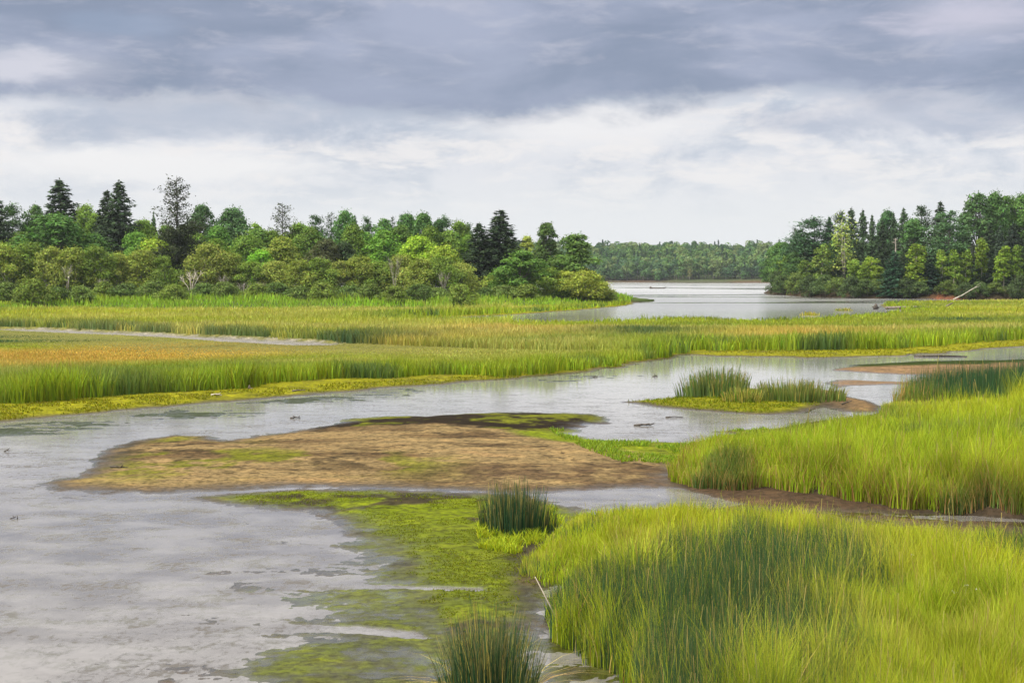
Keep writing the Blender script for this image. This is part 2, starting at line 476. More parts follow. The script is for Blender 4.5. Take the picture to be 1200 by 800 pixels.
def leaf_material(name, base, transl=0.35, vary=0.25, use_obj=True, rough=0.6, hue=0.03):
    """foliage: base colour times the per-leaf tint, shifted a little per tree"""
    m, t, out = mat_new(name)
    at_ = t.new('ShaderNodeAttribute', attribute_name='tint')
    oi = t.new('ShaderNodeObjectInfo')
    col = t.mix(1.0, base + (1,), at_.outputs['Color'], 'MULTIPLY')
    if use_obj:
        col = t.mix(1.0, col, oi.outputs['Color'], 'MULTIPLY')
    d = t.new('ShaderNodeBsdfPrincipled')
    t.put(d.inputs['Base Color'], col)
    d.inputs['Roughness'].default_value = rough
    d.inputs['Specular IOR Level'].default_value = 0.04
    tr = t.new('ShaderNodeBsdfTranslucent')
    t.put(tr.inputs['Color'], t.mix(1.0, col, (1.15, 1.15, 0.6, 1), 'MULTIPLY'))
    mx = t.new('ShaderNodeMixShader')
    mx.inputs[0].default_value = transl
    t.l.new(d.outputs[0], mx.inputs[1]); t.l.new(tr.outputs[0], mx.inputs[2])
    t.l.new(mx.outputs[0], out.inputs['Surface'])
    return m


def bark_material(name, c1, c2, scale=3.0):
    m, t, out = mat_new(name)
    b = t.new('ShaderNodeBsdfPrincipled')
    tc_ = t.new('ShaderNodeTexCoord')
    n = t.noise(t.mapping(tc_.outputs['Object'], (1, 1, 0.35)), scale, 5, 0.65)
    t.put(b.inputs['Base Color'], t.mix(t.ramp(n, 0.38, 0.62), c1 + (1,), c2 + (1,)))
    b.inputs['Roughness'].default_value = 0.9
    t.l.new(b.outputs[0], out.inputs['Surface'])
    return m


M_ground = ground_material()
M_water = water_material()
M_leaf = leaf_material('leaves', (1, 1, 1), 0.20)
M_needle = leaf_material('needles', (1, 1, 1), 0.12)
M_grass = leaf_material('grass_blades', (1, 1, 1), 0.30, use_obj=False, rough=0.5)
M_bark = bark_material('bark', (0.09, 0.07, 0.055), (0.20, 0.17, 0.14))
M_darkbark = bark_material('dark_bark', (0.028, 0.025, 0.021), (0.075, 0.066, 0.056))
M_stem = bark_material('grey_stems', (0.16, 0.14, 0.115), (0.34, 0.31, 0.27))
M_pale = bark_material('pale_bark', (0.30, 0.26, 0.21), (0.58, 0.53, 0.46))
M_drift = bark_material('wet_driftwood', (0.025, 0.02, 0.016), (0.08, 0.065, 0.05), 8)
M_flower = leaf_material('white_flowers', (0.5, 0.5, 0.42), 0.2, use_obj=False)

# ------------------------------------------------------------------ ground sheet
us = np.concatenate([-np.geomspace(6.0, 0.46, 60), np.linspace(-0.45, 0.45, 700), np.geomspace(0.46, 6.0, 60)])
ds = [3.0]
while ds[-1] < 6000:
    d = ds[-1]
    r = 0.0050 if d < 14 else (0.0034 if d < 45 else (0.0055 if d < 420 else 0.02))
    ds.append(d * (1 + r))
ds = np.array(ds)
UU, DD = np.meshgrid(us, ds)
X = UU * (DD + 3.0); Y = DD
Z, S = terrain(X, Y)


def ground_colour(x, y, z, s):
    def lay(c, f, col):
        f = np.clip(f, 0, 1)[..., None]
        return c * (1 - f) + np.array(col) * f
    c = np.zeros(x.shape + (3,)) + np.array((0.055, 0.043, 0.03))
    na = fbm(x, y, 0.45, 5, 101)
    nb = fbm(x, y * 1.2, 1.6, 4, 131, 0.6)
    nc = fbm(x, y, 0.18, 4, 151)
    wob_c = nb * 0.8 + na
    # sand bar
    sb = sst(s['bar'], 0.0, 1.2)
    c = lay(c, sb, (0.175, 0.126, 0.060))
    st = fbm(x * 0.35 + y * 0.12, y, 0.9, 5, 171, 0.6)
    fn = fbm(x * 0.6, y, 5.0, 3, 181, 0.65)
    c = lay(c, sb * sst(st + 0.3 * nc, 0.0, 0.5) * 0.8, (0.070, 0.044, 0.022))
    c = lay(c, sb * sst(-st + 0.4 * nb, 0.2, 0.7) * 0.7, (0.215, 0.140, 0.066))
    c = lay(c, sb * sst(fn + 0.5 * st + 0.25 * nb, 0.30, 0.48) * 0.85, (0.030, 0.021, 0.013))
    west = poly((90, 560), (120, 540), (170, 512), (230, 506), (300, 530), (520, 545), (520, 562), (330, 552), (250, 562), (150, 565))
    wz = sst(sdf(west, x, y), -1.5, 1.5)
    c = lay(c, wz * sb * sst(na + nb * 0.6, -0.05, 0.35) * 0.9, (0.10, 0.11, 0.008))
    c = lay(c, wz * sb * sst(-na + nb * 0.9, 0.25, 0.55) * 0.8, (0.030, 0.022, 0.013))
    dk = poly((105, 545), (115, 530), (160, 512), (200, 507), (180, 520), (150, 535), (135, 548))
    c = lay(c, sst(sdf(dk, x, y), -0.8, 0.8) * sst(nb, -0.3, 0.3) * 0.85, (0.022, 0.018, 0.010))
    weed = poly((366, 503), (375, 498), (400, 490), (450, 486), (520, 486), (580, 481), (700, 484), (730, 492), (690, 499), (670, 506), (600, 508), (520, 503), (420, 503))
    wd_ = sst(sdf(weed, x, y) + nb * 0.8, -0.5, 0.5)
    c = lay(c, wd_, (0.014, 0.010, 0.007))
    c = lay(c, wd_ * sst(na + 0.6 * nb + (x - 0.0) * 0.03, 0.05, 0.35), (0.09, 0.10, 0.008))
    mossr = poly((600, 508), (670, 506), (690, 513), (740, 519), (806, 519), (850, 525), (800, 548), (760, 540), (700, 527), (620, 514))
    c = lay(c, sst(sdf(mossr, x, y) + na * 0.6, -0.4, 0.5), (0.115, 0.145, 0.007))
    # brown damp strip along the foot of the bar
    damp = poly((480, 560), (560, 548), (640, 552), (720, 548), (800, 552), (810, 575), (690, 578), (600, 582), (520, 572))
    c = lay(c, sst(sdf(damp, x, y), -1, 1) * sst(na + nb, -0.1, 0.5) * 0.75, (0.065, 0.042, 0.025))
    # moss bar and flats
    mb = sst(s['mossbar'], 0.0, 0.9)
    c = lay(c, mb * sst(nb * 0.7 + na + 0.40, -0.15, 0.25), (0.098, 0.126, 0.006))
    c = lay(c, mb * sst(-na - nb * 0.5 - 0.1, 0.05, 0.4) * 0.85, (0.028, 0.025, 0.012))
    fl = sst(s['flats'], -0.8, 1.4) * (1 - mb * 0.8)
    fk = fbm(x * 0.5, y, 3.2, 4, 191, 0.65)
    c = lay(c, fl, (0.062, 0.066, 0.028))
    c = lay(c, fl * sst(fk, 0.1, 0.45) * 0.8, (0.022, 0.021, 0.013))
    c = lay(c, fl * sst(na * 0.9 + nb * 0.5 + sst(z, -0.005, 0.04) * 0.4, -0.2, 0.25) * 0.9 * (0.55 + 0.45 * sst(fk, 0.2, -0.3)), (0.088, 0.108, 0.006))
    dm = poly((590, 640), (640, 622), (670, 640), (640, 665), (625, 690), (660, 720), (655, 760), (700, 790), (720, 830), (650, 830), (640, 740), (600, 700))
    c = lay(c, sst(sdf(dm, x, y) + nb * 0.3, -0.3, 0.4) * 0.85, (0.024, 0.016, 0.012))
    # marsh edge strip of moss, mud under the grass
    ms = sst(s['marsh'], 0.0, 1.0)
    c = lay(c, ms, (0.165, 0.165, 0.007))
    c = lay(c, ms * sst(na + nb * 0.8, 0.25, 0.6) * 0.6, (0.07, 0.07, 0.012))
    c = lay(c, sst(s['marsh'], 8, 14), (0.13, 0.13, 0.035))
    c = lay(c, sst(s['islet'], 0.1, 0.8) * sst(-(x - 12.0) + na * 1.5, -0.8, 0.8), (0.13, 0.135, 0.006))
    c = lay(c, sst(s['islet'], 0.0, 0.8) * sst((x - 12.0) + na * 1.5, -0.8, 0.8), (0.15, 0.098, 0.048))
    c = lay(c, sst(s['sandr'], -0.2, 0.6), (0.17, 0.11, 0.06))
    ea = sst(s['east'], 0.0, 0.6)
    c = lay(c, ea, (0.055, 0.036, 0.022))
    c = lay(c, ea * sst(sdf(EASTREAR, x, y), 4.5, 2.5) * sst(y, 33, 36), (0.11, 0.14, 0.008))
    cr = sst(s['creek'], -0.3, 0.5) * (1 - sst(s['near'], -0.2, 0.2)) * (1 - sst(s['eastbank'], -0.3, 0.1))
    c = lay(c, cr, (0.075, 0.047, 0.028))
    c = lay(c, sst(s['eastbank'], -0.3, 0.1), (0.045, 0.033, 0.022))
    c = lay(c, sst(s['eastbank'], 0.9, 1.5), (0.12, 0.12, 0.03))
    c = lay(c, sst(s['near'], -0.1, 0.2), (0.050, 0.040, 0.025))
    c = lay(c, sst(s['near'], 0.5, 1.0), (0.10, 0.105, 0.03))
    c = lay(c, sst(sdf(POND, x, y) + wob_c, -0.6, 0.6), (0.23, 0.215, 0.20))
    c = lay(c, sst(-s['marsh'], 0.3, 1.0) * sst(s['marsh'], -10, -8) * (1 - sst(np.maximum(s['bar'], s['islet']), -1.0, 0)) * (y > 30), (0.020, 0.034, 0.005))
    # woods floor, red earth banks
    c = lay(c, sst(s['left'], -2, 1), (0.06, 0.09, 0.02))
    c = lay(c, sst(s['right'], -3, -0.5), (0.040, 0.030, 0.018))
    c = lay(c, sst(s['right'], 1.2, 3), (0.05, 0.055, 0.022))
    sc_ = poly((1095, 351), (1145, 351.5), (1140, 344), (1100, 344))
    c = lay(c, sst(sdf(sc_, x, y), -2, 2) * sst(na, -0.3, 0.2), (0.20, 0.075, 0.040))
    c = lay(c, sst(s['far'], -5, -1), (0.09, 0.048, 0.034))
    c = lay(c, sst(s['far'], 4, 10), (0.06, 0.085, 0.03))
    # permanently drowned bed
    c = lay(c, sst(-z, 0.10, 0.25), (0.07, 0.065, 0.05))
    return np.clip(c, 0, 1)


C = ground_colour(X, Y, Z, S)
nr, nc_ = X.shape
idx = np.arange(nr * nc_).reshape(nr, nc_)
quads = np.stack([idx[:-1, :-1], idx[:-1, 1:], idx[1:, 1:], idx[1:, :-1]], -1).reshape(-1, 4)
gm = mesh_from('ground', np.stack([X, Y, Z], -1).reshape(-1, 3), quads.ravel(), np.full(len(quads), 4), M_ground, C.reshape(-1, 3), smooth=True)
tag(link('ground', gm), kind='structure')
del X, Y, Z, S, C, UU, DD

wm = mesh_from('water', np.array([(-2500, -30, 0), (2500, -30, 0), (2500, 2500, 0), (-2500, 2500, 0)], float), np.array([0, 1, 2, 3]), np.array([4]), M_water)
tag(link('water', wm), kind='structure')


# ------------------------------------------------------------------ grass and rushes
class Blades:
    """collects tapering curved blades into one mesh"""
    def __init__(self):
        self.v, self.f, self.tot, self.c, self.n = [], [], [], [], 0

    def add(self, base, height, width, lean_dir, lean, face, col, tipcol, segs=3, tipw=0.12):
        n = len(base)
        ts = np.linspace(0, 1, segs + 1)
        L, Rr = [], []
        lx, ly = np.cos(lean_dir) * lean, np.sin(lean_dir) * lean
        fx, fy = np.cos(face), np.sin(face)
        allv, allc = [], []
        for k, t_ in enumerate(ts):
            cx = base[:, 0] + lx * height * t_ ** 1.9
            cy = base[:, 1] + ly * height * t_ ** 1.9
            cz = base[:, 2] + height * (t_ - 0.35 * np.minimum(lean, 1.2) ** 2 * t_ ** 2.4)
            wd = width * 0.5 * max(tipw, (1 - t_ ** 1.8))
            cc = col * (1 - t_ ** 2) + tipcol * t_ ** 2
            for sgn in (-1, 1):
                allv.append(np.stack([cx + sgn * fx * wd, cy + sgn * fy * wd, cz], -1))
                allc.append(cc)
        m_ = 2 * (segs + 1)
        V = np.stack(allv, 1).reshape(-1, 3)
        Cc = np.stack(allc, 1).reshape(-1, 3)
        b = (np.arange(n) * m_)[:, None]
        fs = []
        for k in range(segs):
            fs.append(np.concatenate([b + 2 * k, b + 2 * k + 1, b + 2 * k + 3, b + 2 * k + 2], 1))
        F = np.stack(fs, 1).reshape(-1, 4) + self.n
        self.v.append(V); self.c.append(Cc); self.f.append(F.ravel()); self.tot.append(np.full(len(F), 4))
        self.n += len(V)

    def build(self, name, mat=None):
        me = mesh_from(name, np.concatenate(self.v), np.concatenate(self.f), np.concatenate(self.tot), mat or M_grass, np.concatenate(self.c))
        return link(name, me)


def sample_ground(outline_px, n, z=0.4):
    """n points on the ground inside an outline, thinning with distance as seen from the bridge"""
    p = np.array(outline_px, float)
    lo, hi = p.min(0), p.max(0)
    lo[0] = max(lo[0], -160); hi[0] = min(hi[0], 1360); hi[1] = min(hi[1], 960)
    got = []
    tot = 0
    while tot < n:
        q = lo + rng.random((n, 2)) * (hi - lo)
        k = sdf(p, q[:, 0], q[:, 1]) > 0
        got.append(q[k]); tot += k.sum()
    q = np.concatenate(got)[:n]
    a, b = (q[:, 0] - 600) / FPX, (400 - q[:, 1]) / FPX
    dz_ = b * CP - SP
    t = (z - CAM_Z) / dz_
    x, y = a * t, (CP + b * SP) * t
    zz, s = terrain(x, y)
    return np.stack([x, y, zz], -1), s, q


def colr(n, c, v=0.18, hv=0.08):
    c = np.array(c)
    k = 1 + rng.normal(0, v, (n, 1)).clip(-0.5, 0.6)
    h = 1 + rng.normal(0, hv, (n, 3))
    return np.clip(c * k * h, 0.004, 0.9)


BRIGHT = (0.22, 0.30, 0.018)
LIME = (0.335, 0.375, 0.022)
STRAW = (0.38, 0.35, 0.11)
OCHRE = (0.50, 0.31, 0.065)
RUSH = (0.036, 0.086, 0.042)
MID = (0.12, 0.20, 0.025)
LUSH = (0.19, 0.34, 0.022)


def mixc(a, b, f):
    f = f[:, None]
    return a * (1 - f) + b * f


def px2poly(pts, x, y):
    return sdf(poly(*pts), x, y)


def pxw(y, px):
    return px * y / 1406.0


# -- the wide marsh meadow
def build_marsh():
    B = Blades()
    outline = [(-160, 500), (0, 488), (200, 473), (400, 456), (560, 446), (700, 438), (800, 424), (950, 419), (1110, 413), (1360, 402), (1360, 349), (745, 349), (-160, 349)]
    P_, s, q = sample_ground(outline, 330000, 0.4)
    x, y = P_[:, 0], P_[:, 1]
    pond = sdf(POND, x, y)
    edge = sdf(poly((-500, 500), (-160, 488), (0, 479), (30, 479), (100, 471), (200, 465), (290, 457), (330, 452), (400, 448.5), (480, 444.5), (560, 442.5), (615, 443.5), (650, 439), (700, 434), (735, 428), (770, 424), (797, 417.5),
                          (806, 412.5), (850, 414), (960, 414.5), (1000, 413.5), (1070, 410), (1140, 405), (1200, 401), (1400, 394), (1700, 388), (1700, 350), (1400, 350), (1200, 350), (1040, 355), (1034, 357.2), (1040, 360.5), (1066, 364.2), (1034, 371),
                          (960, 376.5), (900, 379), (860, 378), (820, 376), (780, 376.5), (740, 379), (700, 381), (620, 381), (540, 379), (478, 377), (495, 372.6), (540, 370.7), (600, 368.5), (680, 363), (735, 357.5), (743, 355), (735, 352), (640, 345), (0, 345), (-500, 345)), x, y)
    edge = edge + fbm(x, y, 0.35, 3, 201) * 1.2
    ok = (edge > 0) & (pond < -0.3) & (s['left'] < 30) & (s['right'] < 1.5) & (P_[:, 2] > 0.05)
    P_, x, y, q, edge, pond = P_[ok], x[ok], y[ok], q[ok], edge[ok], pond[ok]
    lb = s['left'][ok]
    n = len(x)
    na = fbm(x, y, 0.045, 4, 211)
    nb = fbm(x, y, 0.22, 3, 221)
    nd = fbm(x * 0.35, y, 0.09, 4, 231)
    front = np.exp(-np.maximum(edge, 0) / np.clip(y * 0.055, 2.4, 6) * (1 + 0.5 * nb))
    ochre_z = np.maximum.reduce([sst(px2poly([(-300, 452), (0, 442), (120, 436), (250, 428), (330, 418), (400, 411), (400, 403), (250, 403), (120, 404), (60, 412), (-300, 420)], x, y), -4, 6),
                                 0.9 * sst(px2poly([(450, 412), (600, 404), (740, 397), (700, 388), (560, 388), (480, 396), (420, 405)], x, y), -6, 8),
                                 0.9 * sst(px2poly([(830, 405), (980, 406), (1100, 402), (1300, 394), (1300, 385), (1150, 384), (980, 388), (850, 394)], x, y), -6, 8)])
    rush_z = np.maximum.reduce([sst(px2poly([(-300, 412), (60, 404), (130, 402), (20, 392), (-300, 396)], x, y), -4, 4),
                                0.9 * sst(px2poly([(720, 404), (800, 402), (830, 394), (760, 388), (700, 392)], x, y), -5, 6),
                                0.75 * sst(px2poly([(1060, 380), (1180, 382), (1190, 377), (1080, 376)], x, y), -5, 6),
                                0.85 * sst(px2poly([(210, 410), (400, 410), (470, 404), (440, 398), (340, 404)], x, y), -5, 6)])
    row0 = 322 + 8240.0 / y
    pondedge = np.exp(-np.abs(pond) / 7.0) * (row0 < 388 + 0.043 * q[:, 0])
    pondfront = sst(pond, -42, -6) * (row0 > 388 + 0.043 * q[:, 0])
    col = colr(n, MID)
    col = mixc(col, colr(n, LIME), np.clip(0.45 + na * 1.1 + nb * 0.3, 0, 1))
    col = mixc(col, colr(n, STRAW), np.clip(0.18 + nd * 1.3, 0, 0.8))
    col = mixc(col, colr(n, STRAW, 0.2), ochre_z * np.clip(0.75 + nb, 0, 1))
    col = mixc(col, colr(n, OCHRE, 0.22), ochre_z * np.clip(0.50 + na * 1.2 - x * 0.014, 0, 0.9))
    col = mixc(col, colr(n, RUSH), np.clip(rush_z * (0.9 + nb), 0, 1))
    fr = np.clip(front * 1.5 - 0.15, 0, 1)
    col = mixc(col, colr(n, BRIGHT, 0.22), fr)
    fp = fbm(x, y, 0.30, 3, 251)
    col = mixc(col, colr(n, RUSH, 0.2), np.clip(fr * sst(fp, -0.1, 0.6) * 0.8, 0, 0.75))
    col = mixc(col, colr(n, RUSH, 0.2), np.clip(pondedge * sst(fp, -0.3, 0.2), 0, 0.8))
    bankz = sst(lb, -6, 2)
    col = col * (1 + 0.22 * fbm(x, y, 0.45, 3, 281) + 0.2 * nd)[:, None]
    col = mixc(col, colr(n, LUSH, 0.25), bankz * np.clip(0.9 + nb, 0, 1))
    h = 0.52 + 0.22 * nb + 0.42 * front * (1 + fbm(x, y, 0.5, 2, 271)) + 0.08 * rush_z + 0.25 * pondedge + 0.55 * bankz * np.clip(0.5 + 1.5 * fbm(x, y, 0.13, 3, 261), 0, 1.4)
    h = h * np.where((q[:, 1] < 386) & (x > 0), 0.62, 1.0) * (1 - 0.97 * pondfront) * (1 + rng.normal(0, 0.16, n)).clip(0.5, 1.5)
    wd = np.maximum(0.018, pxw(y, 1.25)) * (0.7 + 0.6 * rng.random(n))
    tip = mixc(col, colr(n, STRAW), np.clip(0.12 + 0.25 * rng.random(n), 0, 1) * (1 - rush_z) * (1 - fr * 0.6))
    B.add(P_, h, wd, rng.random(n) * 6.283, 0.12 + 0.28 * rng.random(n), rng.normal(0, 0.7, n), col, tip, 2)
    o = B.build('marsh_grass')
    tag(o, 'wide marsh meadow of green and ochre grass beyond the creek', 'grass', kind='stuff')


def build_bed(name, outline, n, region, colf, hf, label, wmin=0.010, wpx=0.8, lean=(0.06, 0.48), segs=4, z=0.35):
    B = Blades()
    P_, s, q = sample_ground(outline, n, z)
    x, y = P_[:, 0], P_[:, 1]
    e = sdf(region, x, y) + fbm(x, y, 0.9, 3, 301) * 0.45
    ok = (e > 0) & (fbm(x, y, 2.9, 3, 451) > -0.34 + 0.5 * (rng.random(len(x)) - 0.75))
    P_, x, y, e = P_[ok], x[ok], y[ok], e[ok]
    n = len(x)
    col, tip, up = colf(x, y, e, n)
    tuft = fbm(x, y, 2.4, 2, 431)
    h = hf(x, y, e, n) * (1 + 0.55 * tuft * (1 - 0.5 * up)) * (1 + rng.normal(0, 0.20, n)).clip(0.4, 1.6)
    k_ = (1 + 0.45 * fbm(x, y, 1.5, 4, 441, 0.6)).clip(0.5, 1.5)[:, None]
    col, tip = col * k_, tip * k_
    wd = np.maximum(wmin, pxw(y, wpx)) * (0.65 + 0.7 * rng.random(n)) * (1 - 0.3 * up)
    ln = (lean[0] + (lean[1] - lean[0]) * rng.random(n)) * (1 - 0.75 * up)
    wind = rng.random(n) * 6.283
    B.add(P_, h, wd, wind, ln, rng.normal(0, 0.8, n), col, tip, segs)
    # flowering stalks
    k = rng.random(n) < 0.006
    if k.any():
        m_ = k.sum()
        B.add(P_[k], h[k] * 1.22, np.maximum(0.006, pxw(y[k], 0.55)), wind[k], 0.15 * rng.random(m_), rng.normal(0, 0.8, m_), colr(m_, (0.24, 0.22, 0.06)), colr(m_, (0.32, 0.26, 0.10)), segs, 0.9)
    o = B.build(name)
    tag(o, label, 'grass', kind='stuff')
    return o


RUSH_E = poly((1036, 480), (1060, 485.5), (1125, 488.5), (1165, 486), (1215, 479), (1400, 470), (1400, 450), (1200, 457), (1110, 464), (1055, 472))
RUSH_N = poly((635, 725), (660, 705), (715, 692), (800, 690), (880, 690), (940, 705), (985, 725), (1010, 760), (985, 830), (950, 900), (930, 1000), (740, 1000), (715, 830), (682, 795), (660, 770), (630, 752))
LIME_T = [(752, 712, 0.5), (690, 690, 0.35)]


def east_col(x, y, e, n):
    ru = sst(sdf(RUSH_E, x, y) + fbm(x, y, 0.6, 2, 341) * 0.8, -0.6, 0.6)
    na, nb = fbm(x, y, 0.16, 4, 321), fbm(x, y, 0.6, 3, 331)
    col = colr(n, BRIGHT, 0.2)
    col = mixc(col, colr(n, LIME), np.clip(0.50 + na * 1.2 + nb * 0.3, 0, 1))
    col = mixc(col, colr(n, STRAW), np.clip(-0.10 + na * 0.4, 0, 0.35))
    pt = sst(fbm(x, y, 0.42, 3, 351), 0.2, 0.5) * 0.75
    band = px2poly([(890, 540), (1000, 520), (1060, 508), (1100, 496), (1010, 498), (940, 508), (895, 520)], x, y)
    pt = np.maximum(pt, sst(band, -1, 1) * 0.6)
    col = mixc(col, colr(n, RUSH, 0.2), np.clip(ru * 0.97 + pt * (1 - ru), 0, 1))
    fr = np.exp(-np.maximum(e, 0) / 0.9)
    dry = (rng.random(n) < 0.35 * fr)
    col[dry] = colr(dry.sum(), (0.30, 0.19, 0.075))
    tip = mixc(col, colr(n, (0.46, 0.48, 0.05)), (0.08 + 0.32 * rng.random(n)) * (1 - ru))
    return col, tip, ru


def east_h(x, y, e, n):
    ru = sst(sdf(RUSH_E, x, y), -0.6, 0.6)
    rear = sst(sdf(EASTREAR, x, y), -0.5, 9)
    return (0.22 + 0.40 * rear) * (1 - ru) + 0.88 * ru + 0.10 * fbm(x, y, 0.5, 3, 361)


def near_col(x, y, e, n):
    ru = sst(sdf(RUSH_N, x, y) + fbm(x, y, 0.75, 4, 371, 0.6) * 1.9, -0.8, 0.9) * 0.95
    na, nb = fbm(x, y, 0.28, 4, 381), fbm(x, y, 0.9, 3, 391)
    pt = sst(fbm(x * 0.8, y, 0.55, 3, 401), 0.22, 0.55) * 0.75
    ru = np.maximum(ru, pt)
    for (a, b, r) in LIME_T:
        gx, gy = G(a, b)
        ru = ru * sst(np.hypot(x - gx, (y - gy) * 0.7), r * 0.35, r * 0.8)
    ru = np.where(rng.random(n) < ru, 1.0, 0.0) * 0.95
    col = colr(n, BRIGHT, 0.2)
    col = mixc(col, colr(n, LIME), np.clip(0.45 + na * 1.1 + nb * 0.4, 0, 1))
    col = mixc(col, colr(n, STRAW), np.clip(-0.02 + nb * 0.6, 0, 0.6))
    col = mixc(col, colr(n, RUSH, 0.22), ru)
    dry = rng.random(n) < 0.05
    col[dry] = colr(dry.sum(), (0.40, 0.28, 0.10))
    tip = mixc(col, colr(n, (0.46, 0.48, 0.05)), (0.08 + 0.32 * rng.random(n)) * (1 - ru))
    tip = mixc(tip, colr(n, (0.30, 0.22, 0.08)), (rng.random(n) < 0.07) * 0.6)
    return col, tip, ru


def near_h(x, y, e, n):
    ru = sst(sdf(RUSH_N, x, y), -0.7, 0.7)
    rear = sst(sdf(NEARREAR, x, y), -0.3, 5)
    return 0.24 + 0.32 * rear + 0.26 * ru + 0.14 * fbm(x, y, 0.6, 3, 411) * (0.4 + rear) - 0.10 * np.exp(-np.maximum(e, 0) / 0.5)


build_marsh()
build_bed('bank_grass', [(780, 535), (790, 575), (1200, 612), (1360, 625), (1360, 430), (1200, 445), (1040, 465), (1030, 495), (870, 520)], 190000,
          EASTBANK, east_col, east_h, 'lime green grass on the undercut bank beyond the muddy creek', 0.010, 0.75)
build_bed('meadow_grass', [(600, 700), (640, 780), (720, 960), (1360, 960), (1360, 655), (1200, 640), (1000, 622), (800, 595), (700, 592), (640, 610), (610, 650)], 230000,
          NEAR, near_col, near_h, 'yellow green grass mixed with blue green rushes nearest the viewer', 0.008, 0.75, segs=4, z=0.25)


# sparse short turf along margins
def low_turf():
    B = Blades()
    for outline, n, cols, hh in (([(200, 575), (350, 570), (560, 575), (660, 590), (655, 640), (640, 760), (500, 770), (400, 660), (380, 605)], 26000, ((0.11, 0.15, 0.006), (0.13, 0.135, 0.007)), 0.022),
                                 ([(560, 605), (680, 590), (700, 640), (640, 650), (560, 640)], 9000, (BRIGHT, LIME), 0.16),
                                 ([(640, 500), (900, 500), (900, 540), (790, 560), (690, 530)], 16000, (BRIGHT, MID), 0.10),
                                 ([(720, 455), (960, 455), (960, 490), (720, 482)], 7000, ((0.14, 0.19, 0.008), (0.14, 0.145, 0.008)), 0.08),
                                 ([(-100, 510), (-100, 480), (200, 464), (400, 450), (640, 436), (800, 414), (1200, 398), (1200, 412), (960, 424), (800, 428), (640, 446), (300, 472)], 26000, ((0.16, 0.19, 0.008), (0.15, 0.13, 0.008)), 0.07)):
        P_, s, q = sample_ground(outline, n, 0.1)
        x, y = P_[:, 0], P_[:, 1]
        ok = (P_[:, 2] > 0.035) & (fbm(x, y, 0.8, 4, 421) > -0.12)
        P_ = P_[ok]; n = len(P_); y = P_[:, 1]
        col = mixc(colr(n, cols[0]), colr(n, cols[1]), rng.random(n))
        B.add(P_, hh * (0.5 + rng.random(n)), np.maximum(0.008, pxw(y, 1.0)), rng.random(n) * 6.28, 0.3 + 0.6 * rng.random(n), rng.normal(0, 0.9, n), col, col, 2)
    tag(B.build('turf_grass'), 'short mossy turf on the mud bars and marsh margins', 'grass', kind='stuff')


low_turf()


# -- rush clumps standing on their own
def rush_clump(px, py, rx, ry, h, n, label, group='rush clumps standing in the mud', yellow=0.06, wmul=1.0, splay=0.28, cols=RUSH, droop=0):
    gx, gy = G(px, py, 0.08)
    r = np.sqrt(rng.random(n)); a = rng.random(n) * 6.283
    x = r * np.cos(a) * rx; y = r * np.sin(a) * ry
    z, _ = terrain(gx + x, gy + y)
    z0 = float(np.median(z))
    B = Blades()
    col = colr(n, cols, 0.22)
    k = rng.random(n) < yellow
    col[k] = colr(k.sum(), (0.42, 0.36, 0.09))
    tip = mixc(col, colr(n, (0.33, 0.24, 0.10)), (rng.random(n) < 0.4) * 0.7)
    r = r * (1 + 0.22 * np.sin(a * 3 + px) + 0.12 * np.sin(a * 7 + py))
    x = r * np.cos(a) * rx; y = r * np.sin(a) * ry
    hh = h * (1 - 0.28 * r ** 2).clip(0.3, 1) * (1 + rng.normal(0, 0.20, n)).clip(0.35, 1.45)
    B.add(np.stack([x, y, z - z0 - 0.02], -1), hh, np.maximum(0.010, pxw(gy, 0.85)) * wmul * (0.7 + 0.6 * rng.random(n)), a + rng.normal(0, 0.5, n), splay * r * (0.5 + rng.random(n)), rng.normal(0, 0.8, n), col, tip, 4, 0.3)
    if droop:       # bent dead leaves round the foot
        m_ = droop
        a2 = rng.random(m_) * 6.283
        bx, by = np.cos(a2) * rx * 0.95, np.sin(a2) * ry * 0.95
        B.add(np.stack([bx, by, np.full(m_, 0.02)], -1), 0.55 * (0.5 + rng.random(m_)), np.full(m_, 0.014), a2 + rng.normal(0, 0.3, m_), 1.15 + 0.3 * rng.random(m_), rng.normal(0, 0.9, m_), colr(m_, (0.40, 0.30, 0.09)), colr(m_, (0.45, 0.36, 0.15)), 4)
    o = B.build('rush_clump')
    o.location = (gx, gy, z0)
    tag(o, label, 'rushes', group)
    return o


rush_clump(575, 812, 0.50, 0.45, 0.90, 1300, 'dark blue green rush clump with yellow bent leaves in the mossy mud nearest the viewer', droop=60, yellow=0.10, splay=0.20)
rush_clump(604, 622, 0.64, 0.45, 0.80, 1300, 'dense dark rush clump standing alone on the moss bar before the sand', splay=0.12)
rush_clump(841, 466, 1.35, 0.8, 0.98, 1000, 'tall blue green rush clump on the left half of the small islet', 'rush clumps on the islet', cols=(0.11, 0.175, 0.05), splay=0.2)
rush_clump(932, 470.5, 1.75, 0.8, 0.70, 1100, 'lower wider rush clump on the right half of the small islet', 'rush clumps on the islet', cols=(0.13, 0.19, 0.045), splay=0.2)
rush_clump(872, 473, 0.75, 0.4, 0.50, 420, 'straw tipped green tuft between the two islet rush clumps', 'rush clumps on the islet', yellow=0.35, cols=MID)
rush_clump(949, 368.5, 1.1, 1.0, 0.75, 250, 'small round grass tussock standing in the dark inlet water', 'tussocks in the lake inlet', yellow=0.3, cols=LIME, wmul=1.2)
rush_clump(988, 363.5, 1.2, 1.0, 0.75, 250, 'small grass tussock in the inlet beside the black stump', 'tussocks in the lake inlet', yellow=0.3, cols=MID, wmul=1.2)
